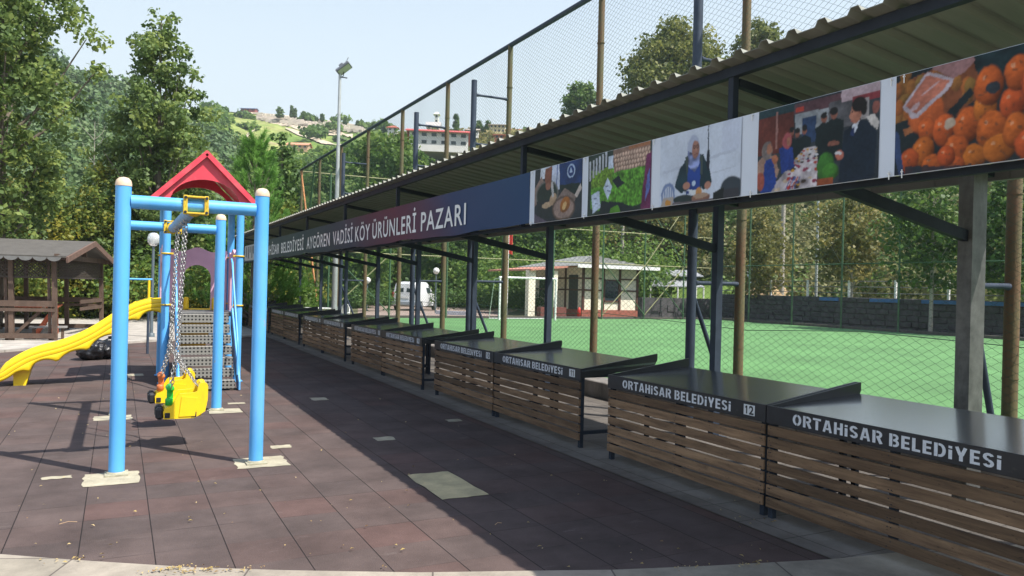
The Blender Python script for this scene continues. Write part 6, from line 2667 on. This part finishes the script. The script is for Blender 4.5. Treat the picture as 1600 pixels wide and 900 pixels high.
# hut with porch roof behind the pitch
hF = 46.5
hp = at(954, hF)
hut = thing("hut", "small cream and brown hut with grey hip roof behind the far end of the pitch", "hut", (hp.x, hp.y, 0))
hx0, hx1 = hp.x - 2.0, hp.x + 2.0
hy0, hy1 = hp.y, hp.y + 6.0
hh = EYE + (hor(954) - 417) * hF / 1200
M_CREAM = mat("cream_render", (.80, .75, .60), .8, var=.08, scale=2)
M_BROWN = mat("dark_brown_trim", (.09, .035, .025), .6)
mb = MB()
mb.bx(hx0, hx1, hy0, hy1, -.05, hh)
mb.build("wall", M_CREAM, hut)
mb = MB()
mb.bx(hx0 - .05, hx1 + .05, hy0 - .05, hy1 + .05, -.06, .42)
mb.build("plinth", mat("red_brick_plinth", (.30, .10, .07), .8, var=.2, scale=8), hut)
mb = MB()
for x in (hx0 + .04, hx0 + 1.45, hx0 + 2.65, hx1 - .04):
    mb.bx(x - .07, x + .07, hy0 - .07, hy0 + .05, .42, hh - .02)
for z in (1.55, 2.25):
    mb.bx(hx0, hx0 + 1.38, hy0 - .062, hy0 + .05, z, z + .09)
    mb.bx(hx0 + 2.72, hx1, hy0 - .062, hy0 + .05, z, z + .09)
for yy in (hy0 + 1.9, hy0 + 3.4, hy1 - .05):
    mb.bx(hx0 - .07, hx0 + .05, yy - .07, yy + .07, .42, hh - .02)
for z in (1.55, 2.25):
    mb.bx(hx0 - .062, hx0 + .05, hy0 + .1, hy1, z, z + .09)
mb.build("timber_trim", M_BROWN, hut)
mb = MB()
mb.bx(hx0 + 1.55, hx0 + 2.55, hy0 - .04, hy0 + .02, .95, 2.2)
wdw = mb.build("window", M_GLASS, hut)
mb = MB()
for (a, b, c_, d_) in ((1.5, 2.6, .90, .98), (1.5, 2.6, 2.18, 2.26), (1.5, 1.57, .9, 2.26), (2.53, 2.6, .9, 2.26)):
    mb.bx(hx0 + a, hx0 + b, hy0 - .075, hy0 - .02, c_, d_)
mb.build("frame", M_BROWN, wdw)
mb = MB()
mb.bx(hx0 - .04, hx0 + .02, hy0 + .5, hy0 + 1.5, .42, 2.5)
mb.build("door", mat("dark_door", (.03, .03, .035), .4), hut)
mb = MB()
mb.bx(hx0 - .04, hx0 + .02, hy0 + 3.8, hy0 + 5.2, 1.1, 2.3)
mb.build("window", M_GLASS, hut)
mb = MB()
A = [(hx0 - .9, hy0 - .9, hh + .02), (hx1 + .9, hy0 - .9, hh + .02), (hx1 + .9, hy1 + .9, hh + .02), (hx0 - .9, hy1 + .9, hh + .02), (hp.x, hy0 + 2.0, hh + .78), (hp.x, hy1 - 2.0, hh + .78)]
mb.add(A, [(0, 1, 4), (1, 2, 5, 4), (2, 3, 5), (3, 0, 4, 5), (3, 2, 1, 0)])
for k in range(1, 8):
    t = k / 8
    z = hh + .02 + .76 * t + .02
    x0_, x1_ = hx0 - .9 + (hp.x - hx0 + .9) * t, hx1 + .9 - (hx1 + .9 - hp.x) * t
    y0_ = hy0 - .9 + 2.9 * t
    mb.bx(x0_, x1_, y0_ - .05, y0_ + .05, z - .03, z + .03)
rfo = mb.build("roof", mat("grey_shingles", (.21, .215, .20), .85, var=.25, scale=4, bump=.4), hut)
mb = MB()
mb.bx(hx0 - .95, hx1 + .95, hy0 - .97, hy0 - .91, hh - .10, hh + .10)
mb.build("fascia", M_WHITE, rfo)
# porch to the left
mb = MB()
mb.add([(hx0 - 3.4, hy0 + .2, hh - .35), (hx0 - .1, hy0 + .2, hh - .02), (hx0 - .1, hy1, hh - .02), (hx0 - 3.4, hy1, hh - .35), (hx0 - 3.4, hy0 + .2, hh - .25), (hx0 - .1, hy0 + .2, hh + .08), (hx0 - .1, hy1, hh + .08), (hx0 - 3.4, hy1, hh - .25)],
       [(3, 2, 1, 0), (4, 5, 6, 7), (0, 1, 5, 4), (1, 2, 6, 5), (2, 3, 7, 6), (3, 0, 4, 7)])
mb.build("porch_roof", mat("faded_red_sheet", (.50, .22, .16), .7), hut)
for x in (hx0 - 3.2, hx0 - 1.7):
    mb = MB()
    mb.bx(x - .22, x + .22, hy0 + .4, hy0 + .8, -.05, hh - .3)
    mb.build("porch_pillar", M_CREAM, hut)
mb = MB()
mb.bx(hx0 - 3.0, hx0 - 1.3, hy0 - .35, hy0 + .1, .0, .55)
mb.build("flower_box", mat("dark_red_planks", (.16, .05, .04), .8), label="dark red planter box in front of the hut porch", cat="planter")
fe = thing("fire_extinguisher", "small red fire extinguisher at the left front corner of the hut", "extinguisher", (hx0 - .3, hy0 - .1, 0))
mb = MB()
mb.lathe([(0, .0), (.10, .02), (.10, .42), (.07, .50), (.03, .56), (0, .58)], (hx0 - .3, hy0 - .15, .0), 14)
mb.build("cylinder", mat("bright_red", (.65, .04, .03), .4), fe)

# stone retaining wall and its railing
mb = MB()
WX = 32.4
rs = np.random.RandomState(9)
for row in range(6):
    z0 = row * .27 - .05
    y = -5 + rs.uniform(0, .4)
    while y < 36:
        L_ = rs.uniform(.35, .8)
        dx = rs.uniform(-.03, .03)
        mb.box((WX + .25 + dx, y + L_ / 2, z0 + .13), (.5, L_ - .03, .25), None, 0, .03)
        y += L_
mb.bx(WX + .05, WX + .48, -5, 36, -.1, 1.5)
mb.bx(26.9, WX + .05, 36, 36.4, -.1, 1.25)
for k in range(9):
    mb.bx(26.95 + k * .6, 27.5 + k * .6, 35.96, 36.02, .05 + .4 * (k % 2), .42 + .4 * (k % 2))
mb.build("stone_wall", mat("dark_wall_stone", (.10, .095, .10), .9, scale=2.5, col2=(.045, .042, .045), bump=.6, bscale=14), label="dark stone retaining wall beyond the far side of the pitch", cat="wall")
rail = thing("wall_railing", "metal railing with white posts on top of the stone wall", "railing", (WX + .25, 15, 1.5))
for k in range(15):
    y = -2 + k * 2.6
    mb = MB()
    mb.bx(WX + .2, WX + .29, y - .045, y + .045, 1.5, 2.42)
    mb.build("post", M_WHITE, rail)
for z in (1.78, 2.08, 2.36):
    mb = MB()
    mb.tube((WX + .27, -5, z), (WX + .27, 36, z), .022, seg=6)
    mb.build("rail", mat("rail_grey", (.2, .2, .2), .5), rail)
mb = MB()
for (a, b) in ((10.0, 11.6), (18.0, 22.5), (23.6, 25.2), (27, 28.2)):
    mb.bx(WX - .03, WX + .1, a, b, 1.36, 1.52)
mb.build("blue_tarp_strip", mat("blue_sheet", (.05, .15, .36), .6), label="strips of blue sheeting along the top of the stone wall", cat="sheeting", kind="stuff")

# grey sheet shelter behind the corner, plus white car under it
sp_ = at(1050, 52)
sh = thing("sheet_shelter", "low shelter with a pale grey sheet roof on white posts beyond the pitch corner", "shelter", tuple(sp_))
R_ = Matrix.Rotation(-YAW, 3, 'Z')
zb = EYE + (hor(1050) - 447) * 52 / 1200
mb = MB()
for (a, b, zz0, zz1, y0_, y1_) in ((-1.5, 2.2, zb + .0, zb + .55, 0, 2.2), (-.3, 2.5, zb + .75, zb + 1.2, 1.5, 3.4)):
    P_ = [Vector((a, y0_, zz0)), Vector((b, y0_, zz0)), Vector((b - .3, y1_, zz1)), Vector((a + .5, y1_, zz1))]
    P_ = [R_ @ p + Vector((sp_.x, sp_.y, 0)) for p in P_]
    mb.add(P_ + [p + Vector((0, 0, .06)) for p in P_], [(3, 2, 1, 0), (4, 5, 6, 7), (0, 1, 5, 4), (1, 2, 6, 5), (2, 3, 7, 6), (3, 0, 4, 7)])
mb.build("roof", mat("grey_sheet_roof", (.30, .31, .32), .5, var=.15), sh)
for a in (-1.45, .4, 2.15):
    for y_ in (.05, 2.1):
        mb = MB()
        q0 = R_ @ Vector((a, y_, 0)) + Vector((sp_.x, sp_.y, 0))
        mb.tube((q0.x, q0.y, 0), (q0.x, q0.y, zb + (.0 if y_ < 1 else .45)), .05, seg=8)
        mb.build("post", M_WHITE, sh)
# blue white flag and red flag
for (px, F, yt, yb, name, lb, c1, c2, w_) in ((1167, 50, 408, 440, "feather_flag", "narrow blue and white flag beyond the pitch corner", (.25, .42, .6), (.7, .75, .8), .5), (793, 45, 360, 395, "flag", "red flag on a thin pole behind the end fence", (.62, .05, .04), (.62, .05, .04), .3)):
    p = at(px, F)
    zt, z_ = EYE + (hor(px) - yt) * F / 1200, EYE + (hor(px) - yb) * F / 1200
    fo = thing(name, lb, "flag", (p.x, p.y, 0))
    mb = MB()
    mb.tube((p.x, p.y, 0), (p.x, p.y, zt + .1), .03, seg=8)
    mb.build("pole", M_WHITE, fo)
    mb = MB()
    vs, fs = [], []
    for i_ in range(9):
        for j_ in range(2):
            for th in (0, .01):
                vs.append((p.x + .03 + w_ * i_ / 8 * CS, p.y + .08 * math.sin(i_ * .9) + th, z_ + (zt - z_) * j_ - .12 * (i_ / 8) ** 2))
    for i_ in range(8):
        a = i_ * 4
        fs += [(a, a + 4, a + 6, a + 2), (a + 1, a + 3, a + 7, a + 5)]
    mb.add(vs, fs, 0, True)
    mb.build("cloth", mat(name + "_cloth", c1, .7, col2=c2, scale=3), fo)
# dry mound
mp_ = at(1200, 48)
mb = MB()
n = 24
V, F = [], []
for j in range(8):
    for i in range(n):
        a = 2 * math.pi * i / n
        r = 2.4 * j / 7
        V.append((mp_.x + 1.3 * r * math.cos(a) * (1 + .12 * math.sin(3 * a)), mp_.y + r * math.sin(a), 2.6 * math.cos(min(1, j / 7) * math.pi / 2) ** 1.2 + .1 * math.sin(4 * a + j)))
for j in range(7):
    for i in range(n):
        a, b = j * n + i, j * n + (i + 1) % n
        F.append((a, a + n, b + n, b))
mb.add(V, F, 0, True)
mb.build("straw_mound", mat("dry_straw", (.34, .24, .13), .95, var=.3, scale=4, bump=.8), label="brown mound of dry straw beyond the pitch corner", cat="mound")

# globe lamps behind the end fence
for (px, F, y, lb) in ((788, 44, 419, "park lamp with a white globe left of the hut porch"), (681, 46, 422, "park lamp with a white globe right of the van"), (574, 46, 437, "park lamp with a white globe left of the van")):
    p = at(px, F)
    zz = EYE + (hor(px) - y) * F / 1200
    lo = thing("globe_lamp", lb, "street lamp", (p.x, p.y, 0), "park lamps with white globes behind the end fence")
    mb = MB()
    mb.tube((p.x, p.y, 0), (p.x, p.y, zz - .2), .04, seg=8)
    mb.build("pole", mat("lamp_pole_grey", (.10, .13, .15), .5), lo)
    mb = MB()
    mb.lathe([(0, .2), (.1, .17), (.18, .08), (.2, 0), (.18, -.08), (.1, -.17), (.05, -.2)], (p.x, p.y, zz), 12)
    mb.build("globe", M_WHITE, lo)
# pale kerb stones of the road
mb = MB()
a, b = at(683, 44.0), at(735, 43.0)
for k in range(9):
    p0, p1 = a.lerp(b, k / 9), a.lerp(b, (k + .95) / 9)
    mb.beam((p0.x, p0.y, .1), (p1.x, p1.y, .1), .2, .22)
mb.build("road_kerb", mat("white_blue_kerb", (.6, .64, .7), .7), label="pale painted kerb beside the block paved road", cat="kerb")

# ------------------------------------------------------------------ white van
def build_van():
    F = 48.5
    p = at(633, F)
    van = thing("small_van", "small white van seen from behind on the road beyond the end fence", "van", (p.x, p.y, 0))
    yaw = -YAW - math.radians(14)      # driving away to the right
    R = Matrix.Rotation(yaw, 3, 'Z')
    org = Vector((p.x, p.y, 0))

    def T(x, y, z):
        return R @ Vector((x, y, z)) + org
    # side profile (y along length, rear = 0) as width rings
    prof = [  # y, z_bottom, z_top, half width bottom, half width top
        (0.00, .42, 1.12, .78, .78), (.04, .34, 1.70, .82, .66), (.12, .32, 1.80, .84, .66), (1.2, .30, 1.86, .84, .68), (2.1, .30, 1.84, .84, .68), (2.45, .30, 1.74, .84, .66),
        (2.85, .30, 1.40, .84, .68), (3.1, .30, 1.14, .83, .72), (3.6, .30, 1.04, .81, .72), (3.9, .34, .92, .74, .66), (4.0, .40, .78, .66, .60)]
    rings = []
    for (y, zb, zt, wb, wt) in prof:
        belt = min(zt - .06, 1.08)
        ring = [(-wb, y, zb), (-wb - .015, y, (zb + belt) / 2), (-wb, y, belt), (-wt, y, zt - .05), (-wt + .10, y, zt), (wt - .10, y, zt), (wt, y, zt - .05), (wb, y, belt), (wb + .015, y, (zb + belt) / 2), (wb, y, zb)]
        rings.append([T(*q_) for q_ in ring])
    V = [v for r in rings for v in r]
    K = 10
    Fc = []
    for i in range(len(rings) - 1):
        for k in range(K):
            a_, b_ = i * K + k, i * K + (k + 1) % K
            Fc.append((a_, b_, b_ + K, a_ + K))
    Fc.append(tuple(range(K))[::-1])
    Fc.append(tuple(range((len(rings) - 1) * K, len(rings) * K)))
    mb = MB()
    mb.add(V, Fc)
    body = mb.build("body", mat("white_car_paint", (.74, .76, .78), .3, var=.03, coat=.3), van)
    # rear windows (two doors)
    for sx in (-1, 1):
        mb = MB()
        ps = [(sx * .10, -.006, 1.18), (sx * .62, -.006, 1.18), (sx * .58, .045, 1.62), (sx * .12, .045, 1.66)]
        mb.add([T(*q_) for q_ in ps] + [T(q_[0], q_[1] + .05, q_[2]) for q_ in ps], [(0, 1, 2, 3), (0, 4, 5, 1), (1, 5, 6, 2), (2, 6, 7, 3), (3, 7, 4, 0)])
        mb.build("rear_window", M_GLASS, van)
        mb = MB()
        mb.box(T(sx * .80, .0, .98), (.11, .06, .36), R, 0, .01)
        mb.build("tail_light", mat("tail_light_red", (.4, .03, .03), .3), van)
    for sx in (-1, 1):
        for (y0, y1) in ((1.75, 2.42), (2.46, 2.86)):
            mb = MB()
            zt1 = 1.64 if y0 < 2 else 1.34
            ps = [(sx * .852, y0, 1.14), (sx * .852, y1, 1.14), (sx * .70, y1 - .05, zt1), (sx * .70, y0, 1.66)]
            mb.add([T(*q_) for q_ in ps], [(0, 1, 2, 3)])
            mb.build("side_window", M_GLASS, van)
    mb = MB()
    ps = [(-.66, 3.13, 1.15), (.66, 3.13, 1.15), (.60, 2.50, 1.74), (-.60, 2.50, 1.74)]
    mb.add([T(*q_) + Vector((0, 0, .02)) for q_ in ps], [(0, 1, 2, 3)])
    mb.build("windscreen", M_GLASS, van)
    mb = MB()
    mb.box(T(0, -.06, .48), (1.62, .16, .24), R, 0, .03)
    mb.build("rear_bumper", mat("grey_bumper", (.30, .34, .38), .6), van)
    mb = MB()
    mb.box(T(0, -.02, .86), (.50, .02, .12), R)
    mb.build("number_plate", M_WHITE, van)
    for sx in (-1, 1):
        for y in (.62, 3.28):
            mb = MB()
            c0 = T(sx * .70, y, .31)
            c1 = T(sx * .87, y, .31)
            mb.tube(c0, c1, .31, seg=20)
            w_ = mb.build("wheel", mat("tyre_rubber", (.02, .02, .02), .8), van)
            mb = MB()
            mb.tube(T(sx * .86, y, .31), T(sx * .885, y, .31), .19, seg=16)
            mb.build("rim", mat("rim_silver", (.5, .5, .5), .3, metal=.6), w_)
        mb = MB()
        mb.box(T(sx * .97, 2.75, 1.16), (.16, .08, .16), R, 0, .02)
        mb.build("wing_mirror", M_BLACK, van)


build_van()

hz = MB()
hz.bx(-700, 900, -60, 900, -1.6, 150)
hm = bpy.data.materials.new("thin_air")
hm.use_nodes = True
hn = hm.node_tree
hn.nodes.remove(hn.nodes["Principled BSDF"])
pv = hn.nodes.new("ShaderNodeVolumePrincipled")
pv.inputs["Color"].default_value = (.86, .93, 1, 1)
pv.inputs["Density"].default_value = 0.00035
pv.inputs["Anisotropy"].default_value = 0.2
hn.links.new(pv.outputs[0], hn.nodes["Material Output"].inputs["Volume"])
hz.build("haze", hm, kind="stuff")

# ------------------------------------------------------------------ bare shrub, fallen leaves
rs = np.random.RandomState(4)
bp = at(142, 33)
bs = thing("bare_tree", "thin leafless sapling rising from the bushes behind the pavilion", "tree", (bp.x, bp.y, 0))
mb = MB()
mb.path([(bp.x, bp.y, 0), (bp.x + .02, bp.y, 3.5), (bp.x, bp.y, 8.3)], [.05, .03, .01], 6)
for k in range(14):
    z = rs.uniform(4.5, 7.6)
    a = rs.rand() * 6.28
    l = rs.uniform(.4, 1.1)
    mb.path([(bp.x, bp.y, z), (bp.x + l * .5 * math.cos(a), bp.y + l * .5 * math.sin(a), z + l * .5), (bp.x + l * .7 * math.cos(a), bp.y + l * .7 * math.sin(a), z + l * 1.1)], [.014, .009, .004], 5)
mb.build("trunk", M_BARK_L, bs)

V, T_ = [], []
def add_leaf(x, y, z, s, rs_):
    a = rs_.rand() * 6.28
    t = np.array([math.cos(a), math.sin(a), rs_.uniform(-.2, .3)])
    b = np.array([-math.sin(a), math.cos(a), rs_.uniform(-.2, .3)])
    P = np.array([x, y, z])
    V.extend([P - t * s, P - b * s * .45 + (0, 0, .004), P + t * s, P + b * s * .45 + (0, 0, .006)])
    T_.append(rs_.rand())
for k in range(150):
    px, py = rs.uniform(0, 1250), rs.uniform(600, 895)
    d = (py - hor(px))
    F = 1896 / d
    p = at(px, F)
    if p.x > 4.3:
        continue
    add_leaf(p.x, p.y, .018, rs.uniform(.006, .017), rs)
for (cx, cy, n_) in ((.28, 4.52, 45), (.42, 4.44, 40), (3.3, 3.3, 22), (.62, 4.36, 20), (-.2, 4.86, 14), (2.9, 3.42, 16)):
    for k in range(n_):
        add_leaf(cx + rs.normal() * .07, cy + rs.normal() * .02, .022, rs.uniform(.006, .014), rs)
V = np.array(V)
np_mesh("leaf_litter", V, np.arange(len(V)).reshape(-1, 4), leaf_mat("dry_leaves", (.20, .11, .05), (.40, .30, .10), (.55, .42, .22), .1), tint=np.array(T_), kind="stuff", label="dry leaves and bits scattered over the rubber tiles", cat="leaf litter")
mb = MB()
for (x, y, a, l) in ((-.30, 5.62, .1, .10), (2.25, 4.55, .3, .06)):
    mb.path([(x, y, .016), (x + l * .5 * math.cos(a), y + l * .5 * math.sin(a) + .01, .022), (x + l * math.cos(a), y + l * math.sin(a), .016)], .0022, 5)
mb.build("twigs", mat("dry_twig", (.45, .30, .17), .8), kind="stuff", label="dry twigs lying on the rubber tiles", cat="twigs")
